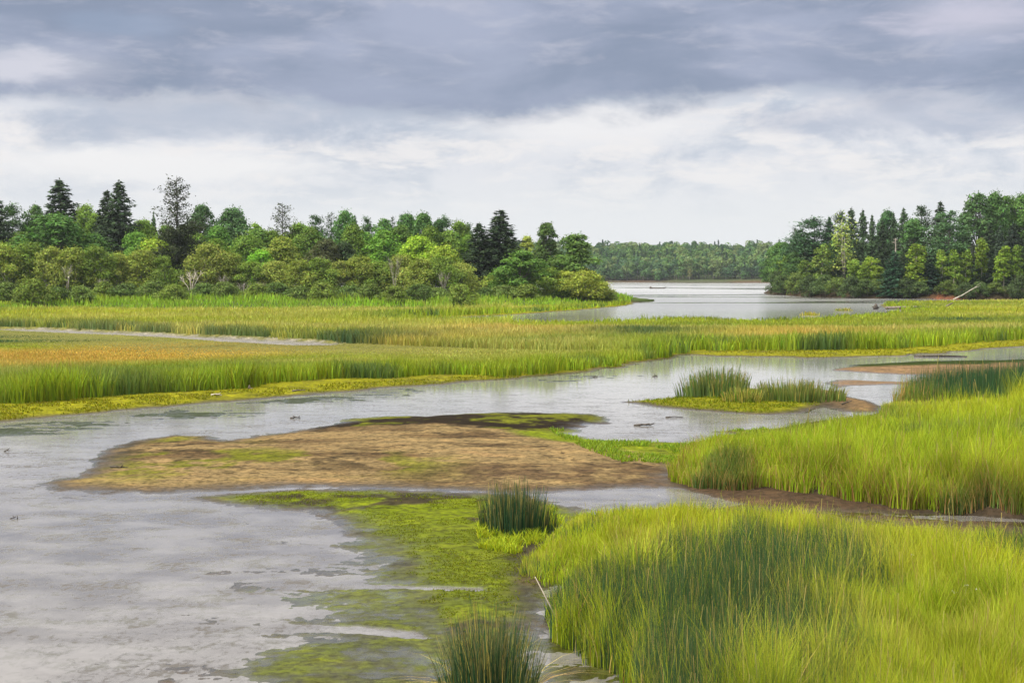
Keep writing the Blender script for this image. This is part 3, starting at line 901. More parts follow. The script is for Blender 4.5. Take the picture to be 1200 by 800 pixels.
rush_clump(745, 703, 0.42, 0.4, 0.80, 500, 'bright lime grass tuft glowing among the dark near rushes', 'rush clumps standing in the mud', yellow=0.05, cols=(0.36, 0.45, 0.03), splay=0.75)


# small white umbels in the meadow
def flowers():
    V, F, T, n = [], [], [], 0
    for px, py in [(772, 590), (1068, 668), (1145, 712), (1132, 708), (1118, 716), (872, 635)]:
        x, y = G(px, py + 20, 0.4)
        zg = float(terrain(np.array([x]), np.array([y]))[0][0])
        for k in range(9):
            a, r = rng.random() * 6.283, 0.03 * math.sqrt(rng.random())
            cx, cy, cz = x + r * math.cos(a), y + r * math.sin(a), zg + 0.62 + 0.03 * rng.random()
            s_ = 0.0035
            V += [(cx - s_, cy, cz), (cx, cy - s_, cz + 0.004), (cx + s_, cy, cz), (cx, cy + s_, cz + 0.012)]
            F += [n, n + 1, n + 2, n + 3]; T.append(4); n += 4
    me = mesh_from('wildflowers', np.array(V), np.array(F), np.array(T), M_flower, np.ones((n, 3)))
    tag(link('wildflowers', me), 'tiny white flower heads scattered through the near meadow grass', 'flowers', kind='stuff')


flowers()


# ------------------------------------------------------------------ trees
class Tubes:
    def __init__(self):
        self.v, self.f = [], []

    def tube(self, pts, radii, sides=6, cap=True):
        pts = [Vector(p) for p in pts]
        n0 = len(self.v)
        for i, p in enumerate(pts):
            d = (pts[min(i + 1, len(pts) - 1)] - pts[max(i - 1, 0)])
            d = d.normalized() if d.length > 1e-9 else Vector((0, 0, 1))
            a = d.orthogonal().normalized() if abs(d.z) < 0.9 else (Vector((1, 0, 0)) - d * d.x).normalized()
            b = d.cross(a)
            for k in range(sides):
                t = 2 * math.pi * k / sides
                self.v.append(tuple(p + (a * math.cos(t) + b * math.sin(t)) * radii[i]))
        for i in range(len(pts) - 1):
            for k in range(sides):
                k2 = (k + 1) % sides
                self.f.append((n0 + i * sides + k, n0 + i * sides + k2, n0 + (i + 1) * sides + k2, n0 + (i + 1) * sides + k))
        if cap:
            self.f.append(tuple(n0 + k for k in range(sides))[::-1])
            m_ = n0 + (len(pts) - 1) * sides
            self.f.append(tuple(m_ + k for k in range(sides)))

    def mesh(self, name, mat):
        fl = np.array([i for f in self.f for i in f]); tot = np.array([len(f) for f in self.f])
        return mesh_from(name, np.array(self.v, float), fl, tot, mat, smooth=True)


def wobble(p0, p1, n, amp, rg):
    p0, p1 = Vector(p0), Vector(p1)
    out = []
    for i in range(n + 1):
        t = i / n
        k = amp * math.sin(math.pi * min(t * 1.2, 1)) if i else 0
        out.append(p0.lerp(p1, t) + Vector((rg.normal(0, 1), rg.normal(0, 1), rg.normal(0, 0.4))) * k)
    return out


class Leaves:
    """leaf sprays: small four-sided faces spread through a crown"""
    def __init__(self, rg):
        self.rg = rg
        self.p, self.nr, self.ln, self.wd, self.ax, self.c = [], [], [], [], [], []

    def add(self, pos, normal, length, width, axis, tint):
        self.p.append(pos); self.nr.append(normal); self.ln.append(length); self.wd.append(width); self.ax.append(axis); self.c.append(tint)

    def mesh(self, name, mat):
        p = np.concatenate(self.p); nr = np.concatenate(self.nr); ax = np.concatenate(self.ax)
        ln = np.concatenate(self.ln)[:, None]; wd = np.concatenate(self.wd)[:, None]; c_ = np.concatenate(self.c)
        nr = nr / (np.linalg.norm(nr, axis=1, keepdims=True) + 1e-9)
        ax = ax - nr * (ax * nr).sum(1, keepdims=True)
        ax = ax / (np.linalg.norm(ax, axis=1, keepdims=True) + 1e-9)
        bt = np.cross(nr, ax)
        j = lambda: 0.75 + 0.5 * self.rg.random((len(p), 1))
        v0 = p - ax * ln * 0.5 * j()
        v1 = p + bt * wd * 0.5 * j() + ax * ln * 0.12 * (j() - 1)
        v2 = p + ax * ln * 0.5 * j()
        v3 = p - bt * wd * 0.5 * j() + nr * wd * 0.2 * (j() - 0.8)
        V = np.stack([v0, v1, v2, v3], 1).reshape(-1, 3)
        F = np.arange(len(V))
        return mesh_from(name, V, F, np.full(len(p), 4), mat, np.repeat(c_, 4, 0))


def tints(rg, n, v=0.22):
    k = (1 + rg.normal(0, v, (n, 1))).clip(0.45, 1.7)
    h = 1 + rg.normal(0, 0.07, (n, 3))
    return k * h


def blob_leaves(L, rg, centre, rad, n, size, fill=0.45, flat=1.0, tone=1.0):
    d = rg.normal(0, 1, (n, 3)); d /= np.linalg.norm(d, axis=1, keepdims=True)
    low = d[:, 2] < -0.35
    d[low, 2] *= -rg.random(low.sum())
    d /= np.linalg.norm(d, axis=1, keepdims=True)
    r = fill + (1.12 - fill) * rg.random((n, 1)) ** 0.55
    p = np.array(centre) + d * r * np.array(rad)
    nr = d * 0.9 + rg.normal(0, 0.55, (n, 3)) + np.array((0, 0, 0.35))
    s_ = size * (0.6 + 0.8 * rg.random(n))
    tn = tints(rg, n) * (tone * (0.92 + 0.16 * rg.random()))
    L.add(p, nr, s_, s_ * 0.62, rg.normal(0, 1, (n, 3)), tn)


def leafy(seed, H, W, lobes, leaf, n, trunk_h=0.25, oval=1.0, stems=1, bark=None, open_=0.0, low=0.12):
    """a broadleaf crown of many uneven lobes on limbs; metres, base at the origin"""
    rg = np.random.default_rng(seed)
    L, T = Leaves(rg), Tubes()
    bark = bark or M_bark
    tops = []
    for k in range(stems):
        a = rg.random() * 6.28
        off = 0.0 if stems == 1 else W * 0.14
        b0 = Vector((math.cos(a) * off, math.sin(a) * off, -0.3))
        t0 = Vector((math.cos(a) * off * (1.5 if stems > 1 else 0) + rg.normal(0, 0.04) * W, math.sin(a) * off * 1.5, H * (0.8 if stems == 1 else 0.62)))
        pts = wobble(b0, t0, 6, W * 0.02, rg)
        r0 = H * (0.016 if stems == 1 else 0.009)
        T.tube(pts, [r0 * (1 - 0.85 * i / 6) for i in range(7)], 6)
        tops.append(pts)
    cs = []
    for k in range(lobes):
        zt = low + (0.97 - low) * ((k + 0.5) / lobes) ** 0.85
        prof = max(0.12, math.sin(math.pi * min(1, (0.16 + 0.84 * zt) ** oval)) ** 0.75)
        a = k * 2.4 + rg.normal(0, 0.5)
        rr = W * 0.5 * prof * (0.30 + 0.66 * rg.random())
        rad = W * (0.085 + 0.125 * rg.random()) * (0.75 + 0.4 * prof)
        c_ = Vector((math.cos(a) * rr, math.sin(a) * rr, min(H * zt, H - rad * 0.8)))
        cs.append((c_, rad))
        pts = tops[k % stems]
        j = min(5, max(1, int(zt * 5)))
        s0 = pts[j] if pts[j].z < c_.z else pts[max(0, j - 2)]
        T.tube(wobble(s0, c_, 3, 0.03 * W, rg), [H * 0.006, H * 0.004, H * 0.003, H * 0.0015], 5, False)
    tot = sum(r ** 2 for _, r in cs)
    for c_, r in cs:
        m_ = max(12, int(n * r * r / tot))
        blob_leaves(L, rg, c_, (r, r, r * (0.72 + 0.2 * rg.random())), m_, leaf, 0.40 - 0.2 * open_, tone=0.80 + 0.42 * rg.random())
        # ragged sprays out of the lobe
        e = max(3, m_ // 14)
        d = rg.normal(0, 1, (e, 3)); d /= np.linalg.norm(d, axis=1, keepdims=True); d[:, 2] = np.abs(d[:, 2])
        L.add(np.array(c_) + d * r * (1.05 + 0.4 * rg.random((e, 1))), rg.normal(0, 1, (e, 3)), np.full(e, leaf * 0.9), np.full(e, leaf * 0.45), d, tints(rg, e))
    return T.mesh('trunk', bark), L.mesh('crown', M_leaf)


def spruce(seed, H, W, gap=0.0, droop=0.22, dens=1.0, topbare=0.0, sprig=0.55, irregular=0.15, start=0.06):
    """whorls of branches with needle sprays"""
    rg = np.random.default_rng(seed)
    L, T = Leaves(rg), Tubes()
    T.tube([(0, 0, -0.3), (0.02 * W, 0, H * 0.35), (0, 0.01 * W, H * 0.75), (0, 0, H)], [H * 0.014, H * 0.010, H * 0.005, H * 0.001], 7)
    z = H * start
    while z < H * 0.985:
        t = z / H
        reach = W * 0.5 * (1 - t) ** 0.74 * (1 + rg.normal(0, irregular)) + 0.10
        nb = int(6 + 4 * (1 - t))
        a0 = rg.random() * 6.28
        for k in range(nb):
            if rg.random() < gap:
                continue
            a = a0 + 6.283 * k / nb + rg.normal(0, 0.2)
            ln = reach * (0.72 + 0.42 * rg.random())
            tip = Vector((math.cos(a) * ln, math.sin(a) * ln, z - ln * droop * (0.6 + 0.8 * (1 - t)) + ln * 0.42 * t))
            zj = rg.normal(0, 0.008 * H)
            tip.z += zj
            p0 = Vector((0, 0, z + 0.1 + zj))
            mid = p0.lerp(tip, 0.55) + Vector((0, 0, -0.05 * ln))
            T.tube([p0, mid, tip], [0.012 * ln + 0.012, 0.008 * ln + 0.006, 0.004], 4, False)
            m_ = max(5, int(ln * 15 * dens))
            tt = 0.12 + 0.92 * rg.random(m_) ** 0.8
            base = np.array(p0)[None] * (1 - tt[:, None]) + np.array(tip)[None] * tt[:, None]
            out = np.array((math.cos(a), math.sin(a), 0.0)); side = np.array((-math.sin(a), math.cos(a), 0.0))
            sg = rg.choice([-1, 1], m_)[:, None]
            sw = (0.10 + 0.22 * ln * (1.05 - tt))[:, None] * rg.random((m_, 1))
            pos = base + side * sg * sw + np.stack([np.zeros(m_), np.zeros(m_), rg.normal(-0.10, 0.30, m_) * sprig], -1)
            ax = out[None] * (0.8 + 0.3 * rg.random((m_, 1))) + side[None] * sg * 0.55 + np.array((0, 0, -0.25 + 0.5 * t))[None]
            nr = np.array((0, 0, 0.8))[None] + rg.normal(0, 0.55, (m_, 3)) + out[None] * 0.55
            L.add(pos, nr, sprig * (0.8 + 0.6 * rg.random(m_)), sprig * 0.46 * (0.7 + 0.6 * rg.random(m_)), ax, tints(rg, m_, 0.2))
        z += H * (0.024 + 0.010 * rg.random()) * (1 + 0.6 * gap)
    m_ = 8
    L.add(np.stack([rg.normal(0, 0.05, m_), rg.normal(0, 0.05, m_), H * (0.96 + 0.05 * rg.random(m_))], -1), rg.normal(0, 1, (m_, 3)), np.full(m_, sprig * 0.8), np.full(m_, sprig * 0.2), np.tile((0, 0, 1.0), (m_, 1)), tints(rg, m_))
    return T.mesh('trunk', M_bark), L.mesh('crown', M_needle)


def pine(seed, H, W, tiers=14, start=0.14, n=7500, leaf=0.55):
    """white pine: uneven, nearly level plates of long-needled tufts"""
    rg = np.random.default_rng(seed)
    L, T = Leaves(rg), Tubes()
    tr = wobble((0, 0, -0.3), (rg.normal(0, 0.1), rg.normal(0, 0.1), H * 0.98), 6, 0.06, rg)
    T.tube(tr, [H * 0.015 * (1 - 0.88 * i / 6) for i in range(7)], 7)
    per = n / (tiers * 5)
    for i in range(tiers):
        t = start + (0.97 - start) * (i + 0.5 * rg.random()) / tiers
        z = H * t
        q_ = (t - start) / (1 - start)
        reach = W * 0.5 * (math.sin(math.pi * (0.34 + 0.655 * q_)) ** 0.85) * (0.75 + 0.45 * rg.random())
        nb = int(rg.integers(4, 7))
        a0 = rg.random() * 6.28
        for k in range(nb):
            a = a0 + 6.283 * k / nb + rg.normal(0, 0.3)
            ln = reach * (0.55 + 0.6 * rg.random())
            zb = z + rg.normal(0, 0.028 * H)
            tip = Vector((math.cos(a) * ln, math.sin(a) * ln, zb + ln * (0.05 + 0.35 * q_)))
            T.tube([(0, 0, zb - 0.2), tuple(Vector((0, 0, zb - 0.2)).lerp(tip, 0.5) + Vector((0, 0, -0.1))), tuple(tip)], [0.02 + 0.014 * ln, 0.012 + 0.008 * ln, 0.01], 5, False)
            m_ = max(8, int(per * (0.5 + ln / max(W * 0.4, 0.1) * 0.6)))
            tt = 0.28 + 0.8 * rg.random(m_) ** 0.7
            base = np.array((0, 0, zb - 0.1))[None] * (1 - tt[:, None]) + np.array(tip)[None] * tt[:, None]
            spread = 0.22 * ln + 0.3
            pos = base + rg.normal(0, 1, (m_, 3)) * np.array((spread, spread, 0.42))[None] * (0.4 + 0.6 * tt[:, None])
            nr = rg.normal(0, 0.5, (m_, 3)) + np.array((0, 0, 0.9))
            ax = np.array((math.cos(a), math.sin(a), 0.35))[None] + rg.normal(0, 0.6, (m_, 3))
            L.add(pos, nr, leaf * (0.7 + 0.6 * rg.random(m_)), leaf * 0.5 * (0.7 + 0.6 * rg.random(m_)), ax, tints(rg, m_, 0.22))
    return T.mesh('trunk', M_bark), L.mesh('crown', M_needle)


def ragged(seed, H, W, low_full=0.5, dens=1.0):
    """old ragged conifer: bare upswept branches at the top, thick below"""
    rg = np.random.default_rng(seed)
    L, T = Leaves(rg), Tubes()
    T.tube(wobble((0, 0, -0.3), (0, 0, H), 7, 0.05, rg), [H * 0.013 * (1 - 0.9 * i / 7) for i in range(8)], 7)
    z = H * 0.05
    while z < H * 0.97:
        t = z / H
        reach = W * 0.5 * (0.45 + 0.55 * math.sin(math.pi * min(1.0, 0.25 + 0.72 * t))) * (1.0 if t < 0.8 else (1.15 - t) / 0.35)
        for k in range(4):
            a = rg.random() * 6.28
            ln = reach * (0.45 + 0.75 * rg.random())
            up = 0.15 + 0.5 * max(0, t - 0.35)
            tip = Vector((math.cos(a) * ln, math.sin(a) * ln, z + ln * up))
            mid = Vector((0, 0, z)).lerp(tip, 0.5) + Vector((0, 0, -0.08 * ln))
            T.tube([(0, 0, z), tuple(mid), tuple(tip)], [0.05 + 0.012 * ln, 0.035, 0.015], 4, False)
            for q_ in range(3):
                s0 = mid.lerp(tip, rg.random())
                dv = Vector((rg.normal(0, 1), rg.normal(0, 1), 0.8)).normalized() * ln * 0.3
                T.tube([tuple(s0), tuple(s0 + dv)], [0.025, 0.010], 4, False)
            full = (4.6 if t < low_full else 0.75) * dens
            m_ = max(4, int(ln * 9 * full))
            tt = 0.15 + 0.9 * rg.random(m_)
            base = np.array((0, 0, z))[None] * (1 - tt[:, None]) + np.array(tip)[None] * tt[:, None]
            pos = base + rg.normal(0, 0.16 + 0.06 * ln, (m_, 3))
            L.add(pos, rg.normal(0, 1, (m_, 3)) + np.array((0, 0, 0.5)), 0.42 * (0.6 + 0.7 * rg.random(m_)), 0.24 * (0.6 + 0.7 * rg.random(m_)), rg.normal(0, 1, (m_, 3)), tints(rg, m_))
        z += H * 0.021
    return T.mesh('trunk', M_darkbark), L.mesh('crown', M_needle)


def birch(seed, H, W, n=2400, lean=0.06, leaf=0.45, forks=2):
    rg = np.random.default_rng(seed)
    L, T = Leaves(rg), Tubes()
    for f_ in range(forks):
        a = rg.random() * 6.28
        top = Vector((math.cos(a) * lean * H, math.sin(a) * lean * H * 0.5, H * (0.93 - 0.12 * f_)))
        tr = wobble((0.15 * f_, 0, -0.3), top, 7, 0.10, rg)
        T.tube(tr, [H * 0.011 * (1 - 0.82 * i / 7) for i in range(8)], 6)
        for k in range(9):
            t = 0.22 + 0.76 * k / 8
            i = min(6, int(t * 7)); s0 = tr[i].lerp(tr[i + 1], t * 7 - i)
            b = rg.random() * 6.28
            rr = W * (0.20 + 0.26 * rg.random()) * (1.15 - t * 0.6) / math.sqrt(forks)
            c_ = s0 + Vector((math.cos(b) * rr, math.sin(b) * rr, rr * 0.5))
            T.tube([tuple(s0), tuple(c_)], [0.05, 0.02], 4, False)
            r = W * (0.13 + 0.13 * rg.random())
            blob_leaves(L, rg, c_, (r, r, r * 1.05), int(n / (9 * forks)), leaf, 0.2, tone=0.85 + 0.3 * rg.random())
    return T.mesh('trunk', M_pale), L.mesh('crown', M_leaf)


def bare(seed, H, W, mat, stems=5, twigs=7, thick=1.0):
    rg = np.random.default_rng(seed)
    T = Tubes()
    for s_ in range(stems):
        a = 6.283 * s_ / stems + rg.normal(0, 0.4)
        k = 0.15 + 0.85 * rg.random()
        tip = Vector((math.cos(a) * W * 0.5 * k, math.sin(a) * W * 0.3 * k, H * (0.7 + 0.3 * rg.random())))
        m_ = Vector((tip.x * 0.3, tip.y * 0.3, tip.z * 0.5))
        T.tube([(0.1 * math.cos(a), 0.1 * math.sin(a), -0.2), tuple(m_), tuple(tip)], [0.11 * thick, 0.075 * thick, 0.02 * thick], 6)
        for q_ in range(twigs):
            t = 0.35 + 0.6 * rg.random()
            s0 = m_.lerp(tip, t)
            dv = Vector((rg.normal(0, 0.6) + tip.x * 0.2, rg.normal(0, 0.6), 0.5 + 0.6 * rg.random())).normalized() * H * 0.22
            T.tube([tuple(s0), tuple(s0 + dv * 0.6 + Vector((0, 0, 0.1))), tuple(s0 + dv)], [0.045 * thick, 0.03 * thick, 0.012 * thick], 5, False)
    return T.mesh('trunk', mat), None


def snag(seed, H):
    rg = np.random.default_rng(seed)
    T = Tubes()
    T.tube(wobble((0, 0, -0.3), (0.1, 0, H), 6, 0.05, rg), [0.19 - 0.020 * i for i in range(7)], 8)
    for k in range(9):
        z = H * (0.45 + 0.5 * rg.random()); a = rg.random() * 6.28; l_ = 0.25 + 0.5 * rg.random()
        T.tube([(0, 0, z), (math.cos(a) * l_, math.sin(a) * l_ * 0.6, z + 0.25 * l_)], [0.09, 0.03], 5)
    return T.mesh('trunk', M_stem), None


LIB = {}


def lib(kind):
    """meshes of each kind at a nominal size; trees of that kind share them"""
    if kind in LIB:
        return LIB[kind]
    v = []
    if kind == 'bush':
        v = [(leafy(100 + i, 8.0, 8.5, 34, 0.36, 7000, oval=0.80, stems=6, low=0.12, bark=M_stem), 8.0, 8.5) for i in range(5)]
    elif kind == 'shrub':
        v = [(leafy(150 + i, 4.0, 6.0, 26, 0.33, 3400, oval=0.72, stems=4, low=0.05), 4.0, 6.0) for i in range(4)]
    elif kind == 'tree':
        v = [(leafy(200 + i, 14.0, 9.0, 42, 0.45, 9000, oval=0.92, low=0.14), 14.0, 9.0) for i in range(5)]
    elif kind == 'airy':
        v = [(leafy(230 + i, 14.0, 7.0, 30, 0.44, 3900, oval=1.05, low=0.30, open_=0.8), 14.0, 7.0) for i in range(3)]
    elif kind == 'column':
        v = [(leafy(260 + i, 15.0, 7.0, 44, 0.45, 7400, oval=0.78, low=0.08), 15.0, 7.0) for i in range(3)]
    elif kind == 'spruce':
        v = [(spruce(300 + i, 18.0, 7.5), 18.0, 7.5) for i in range(4)]
    elif kind == 'dimspruce':
        v = [(spruce(330 + i, 15.0, 6.0, gap=0.1, irregular=0.22), 15.0, 6.0) for i in range(3)]
    elif kind == 'pine':
        v = [(pine(360 + i, 20.0, 9.5), 20.0, 9.5) for i in range(4)]
    elif kind == 'ragged':
        v = [(ragged(400, 22.0, 8.0, 0.55), 22.0, 8.0)]
    elif kind == 'raggedtop':
        v = [(ragged(410, 18.0, 7.0, 0.4, 0.6), 18.0, 7.0)]
    elif kind == 'birch':
        v = [(birch(430 + i, 10.0, 5.0), 10.0, 5.0) for i in range(4)]
    elif kind == 'deadcrown':
        v = [(birch(450, 16.0, 9.0, n=1000, forks=3), 16.0, 9.0)]
    elif kind == 'bareshrub':
        v = [(bare(470, 6.0, 5.5, M_pale, 7, 8), 6.0, 5.5), (bare(471, 6.0, 4.0, M_stem, 6, 7, 0.55), 6.0, 4.0)]
    elif kind == 'snag':
        v = [(snag(480, 6.0), 6.0, 2.0)]
    LIB[kind] = v
    return v


NAMES = {'bush': 'bush', 'shrub': 'shrub', 'tree': 'leafy_tree', 'airy': 'leafy_tree', 'column': 'leafy_tree', 'spruce': 'spruce_tree', 'dimspruce': 'spruce_tree', 'pine': 'pine_tree',
         'ragged': 'conifer_tree', 'raggedtop': 'conifer_tree', 'birch': 'birch_tree', 'deadcrown': 'leafy_tree', 'bareshrub': 'dead_shrub', 'snag': 'dead_tree'}
CATS = {'bush': 'bush', 'shrub': 'shrub', 'dead_shrub': 'dead shrub', 'dead_tree': 'dead tree'}
count_kind = {}


def plant(kind, px, top, wpx, dist, colour, label, group, variant=None, rot=None, base=None):
    """one tree: an Empty at its foot with trunk and crown; top is where its tip stands at that distance"""
    v = lib(kind)
    i = count_kind.get(kind, 0); count_kind[kind] = i + 1
    (tm, cm), H, W = v[(variant if variant is not None else i) % len(v)]
    x, y, zt = at(px, top, dist)
    zb = float(terrain(np.array([x]), np.array([y]))[0][0])
    if base is not None:
        zb = base
    h = max(zt - zb, 1.0)
    wd = wpx * dist / FPX
    r = bpy.data.objects.new(NAMES[kind], None)
    r.empty_display_size = 0.5
    COL.objects.link(r)
    r.location = (x, y, zb)
    r.rotation_euler = (0, 0, rot if rot is not None else (i * 2.399) % 6.283)
    r.scale = (wd / W, wd / W, h / H)
    link('trunk', tm, r)
    if cm:
        c_ = link('crown', cm, r)
        k = (1 + rng.normal(0, 0.10)) * (1.2 if cm.materials[0] is M_leaf else 1.08)
        c_.color = (colour[0] * k, colour[1] * k, colour[2] * k, 1)
    tag(r, label, CATS.get(NAMES[kind], 'tree'), group)
    return r


OLIVE = (0.150, 0.190, 0.032)
OLIVE2 = (0.175, 0.212, 0.042)
GREEN = (0.120, 0.195, 0.032)
YGREEN = (0.190, 0.260, 0.030)
DGREEN = (0.058, 0.122, 0.028)
BGREEN = (0.055, 0.108, 0.038)
SPR = (0.036, 0.060, 0.028)
SPR2 = (0.052, 0.090, 0.040)
PINEC = (0.050, 0.110, 0.046)
PALEG = (0.26, 0.31, 0.06)
LARCH = (0.036, 0.048, 0.022)

LG, RG = 'trees on the left bank', 'trees on the right bank'
# landmarks of the left bank
plant('spruce', 70, 210, 92, 262, SPR, 'dark broad spruce, first from the left to rise clear above the left wood', LG, 0)
plant('spruce', 139, 212, 80, 258, SPR, 'taller of the twin dark spruces standing close together on the left bank', LG, 1)
plant('spruce', 125, 223, 66, 262, SPR, 'shorter of the twin dark spruces standing close together on the left bank', LG, 2)
plant('spruce', -4, 231, 70, 265, SPR, 'dark spruce cut by the left border of the view', LG, 3)
plant('ragged', 207, 206, 60, 238, LARCH, 'tall ragged grey brown conifer with thin bare upper branches, tallest on the left bank', LG)
plant('raggedtop', 331, 237, 42, 262, (0.07, 0.09, 0.05), 'thin see-through conifer top rising between ragged conifer and dark spruce pair', LG)
plant('tree', 236, 240, 44, 285, BGREEN, 'dark blue green round tree just right of the ragged conifer', LG)
plant('tree', 273, 244, 52, 285, BGREEN, 'dark blue green domed tree, second right of the ragged conifer', LG)
plant('spruce', 586, 246, 98, 250, SPR, 'broad dark spruce, taller of the pair near the tip of the left bank', LG, 2)
plant('spruce', 562, 261, 70, 247, SPR, 'slimmer shorter spruce of the pair near the tip of the left bank', LG, 0)
plant('column', 640, 261, 40, 262, (0.075, 0.125, 0.035), 'tall oval dark tree standing beside the lake end of the left wood', LG)
plant('column', 675, 274, 62, 258, (0.085, 0.150, 0.035), 'last broad dark tree at the lake end of the left wood', LG)
plant('airy', 617, 276, 30, 275, PALEG, 'pale thin topped tree behind the gap right of the spruce pair', LG)
plant('tree', 65, 251, 92, 243, DGREEN, 'wide dark green dome of leaves below the first dark spruce', LG)
plant('bareshrub', 224, 316, 34, 219, (1, 1, 1), 'bleached leafless shrub below the ragged conifer', LG, 0, rot=0.3)
plant('bareshrub', 285, 331, 22, 217, (1, 1, 1), 'thin bleached dead stems amid bushes right of the leafless shrub', LG, 1, rot=1.0)
plant('tree', 610, 294, 66, 236, (0.085, 0.165, 0.03), 'big round mid green tree in front of the spruce pair', LG, 3)

for px, top, wpx, what in ((79, 310, 22, 'pale bare stems in the bushes under the first dark spruce'), (119, 326, 20, 'pale forked stems in the bushes under the twin spruces'), (262, 322, 18, 'thin grey stems below the blue green domed tree'),
                           (462, 300, 20, 'pale thin dead stems among the olive bushes mid wood'), (520, 318, 18, 'pale dead stems in the bushes short of the spruce pair'), (306, 330, 14, 'short grey stems at the marsh edge below the see-through conifer')):
    plant('bareshrub', px, top, wpx, 217.5, (1, 1, 1), what, LG, 1, rot=px * 0.7)
# rows of the left wood; each takes its name from the landmark nearest to it
LMARK = [(0, 'the spruce at the border'), (70, 'the first dark spruce'), (134, 'the twin spruces'), (207, 'the ragged conifer'), (273, 'the blue green domed tree'), (331, 'the see-through conifer'), (400, 'the dip in the skyline'), (575, 'the dark spruce pair'), (660, 'the last tall trees')]
ORD = ['nearest', 'second', 'third', 'fourth', 'fifth', 'sixth', 'seventh', 'eighth']


def row(items, rowname, noun, group, marks):
    """items: kind, px, top, width, distance, colour, adjective"""
    rel = {}
    out = []
    for it in items:
        m_ = min(marks, key=lambda k: abs(k[0] - it[1]))
        side = 'left' if it[1] < m_[0] else 'right'
        rel.setdefault((m_[1], side), []).append(it)
    for (mn, side), lst in rel.items():
        mx_ = [k[0] for k in marks if k[1] == mn][0]
        lst.sort(key=lambda it: abs(it[1] - mx_))
        for j, it in enumerate(lst):
            lab = f'{it[6]}, {ORD[j]} {side} of {mn}, {rowname}'
            plant(it[0], it[1], it[2], it[3], it[4], it[5], lab, group)


LM2 = [m_ for m_ in LMARK if m_[0] != 400] + [(452, 'the bright green tree mid wood')]
back = [('pine', 14, 239, 46, 272, DGREEN, 'deep green tree'), ('tree', 41, 241, 44, 275, (0.07, 0.13, 0.04), 'mid green tree'), ('airy', 100, 239, 34, 272, GREEN, 'thin green tree'), ('tree', 112, 250, 36, 268, GREEN, 'green tree'),
        ('tree', 168, 258, 44, 262, GREEN, 'green tree'), ('dimspruce', 180, 248, 18, 280, BGREEN, 'narrow spruce tip'), ('tree', 255, 265, 48, 262, (0.08, 0.17, 0.03), 'rounded green tree'), ('airy', 300, 262, 40, 265, GREEN, 'feathery green tree'),
        ('tree', 349, 262, 52, 262, GREEN, 'fresh green tree'), ('pine', 370, 252, 36, 285, BGREEN, 'bluish pine'), ('raggedtop', 388, 248, 30, 290, BGREEN, 'thin dark conifer'), ('tree', 404, 247, 40, 288, (0.07, 0.15, 0.04), 'green rounded tree'),
        ('dimspruce', 416, 252, 24, 292, BGREEN, 'blue green spruce'), ('pine', 430, 255, 34, 292, BGREEN, 'blue green pine'), ('tree', 450, 257, 44, 285, (0.08, 0.17, 0.04), 'mid green tree'), ('raggedtop', 460, 252, 20, 292, SPR2, 'dark ragged tip'),
        ('tree', 477, 251, 40, 290, (0.07, 0.15, 0.04), 'full green tree'), ('tree', 496, 250, 44, 288, (0.075, 0.155, 0.04), 'tall green tree'), ('column', 515, 257, 34, 286, (0.06, 0.13, 0.04), 'dark green tree'), ('pine', 521, 253, 28, 292, BGREEN, 'dark pine tip'),
        ('tree', 538, 260, 46, 282, GREEN, 'green tree'), ('pine', 548, 262, 32, 288, BGREEN, 'blue green pine tip')]
row(back, 'back row', '', LG, LM2)
mid = [('bush', 5, 285, 56, 238, GREEN, 'green bush'), ('tree', 110, 274, 52, 245, DGREEN, 'dark green tree'), ('tree', 160, 272, 48, 246, (0.09, 0.18, 0.03), 'green tree'), ('bush', 180, 280, 60, 242, YGREEN, 'yellow green tree'),
       ('tree', 256, 280, 50, 244, (0.13, 0.22, 0.03), 'light green tree'), ('bush', 290, 276, 56, 248, (0.13, 0.22, 0.035), 'light green tree'), ('bush', 306, 293, 46, 236, (0.13, 0.28, 0.025), 'vivid green bush'), ('tree', 330, 278, 50, 246, OLIVE, 'olive tree'),
       ('tree', 382, 280, 50, 240, (0.06, 0.07, 0.03), 'brown green dark tree'), ('tree', 404, 283, 44, 242, (0.045, 0.075, 0.03), 'blackish green tree'), ('tree', 372, 272, 54, 262, (0.075, 0.16, 0.04), 'blue green tree'), ('tree', 425, 272, 52, 262, (0.09, 0.18, 0.035), 'clear green tree'),
       ('tree', 452, 270, 64, 254, (0.11, 0.22, 0.03), 'broad bright green tree'), ('tree', 490, 277, 56, 246, (0.18, 0.28, 0.025), 'vivid yellow green tree'), ('bush', 520, 288, 54, 242, YGREEN, 'yellow green tree'), ('tree', 532, 274, 50, 264, (0.08, 0.17, 0.035), 'green tree'),
       ('tree', 549, 276, 36, 258, (0.11, 0.20, 0.03), 'light green tree')]
for px, top, wpx in ((-25, 268, 60), (28, 272, 50), (88, 260, 44), (152, 264, 44), (196, 264, 42), (222, 264, 44), (302, 268, 46), (318, 270, 44), (364, 266, 46), (414, 264, 44), (470, 264, 46), (504, 266, 44), (526, 270, 42), (600, 286, 40)):
    mid.append(('tree', px, top, wpx, 256 + (px % 7), [GREEN, (0.10, 0.165, 0.03), (0.085, 0.15, 0.032)][px % 3], ['fresh green tree', 'plain green tree', 'deep green tree'][px % 3]))
row(mid, 'middle row', '', LG, LM2)
front = []
rr = random.Random(4)
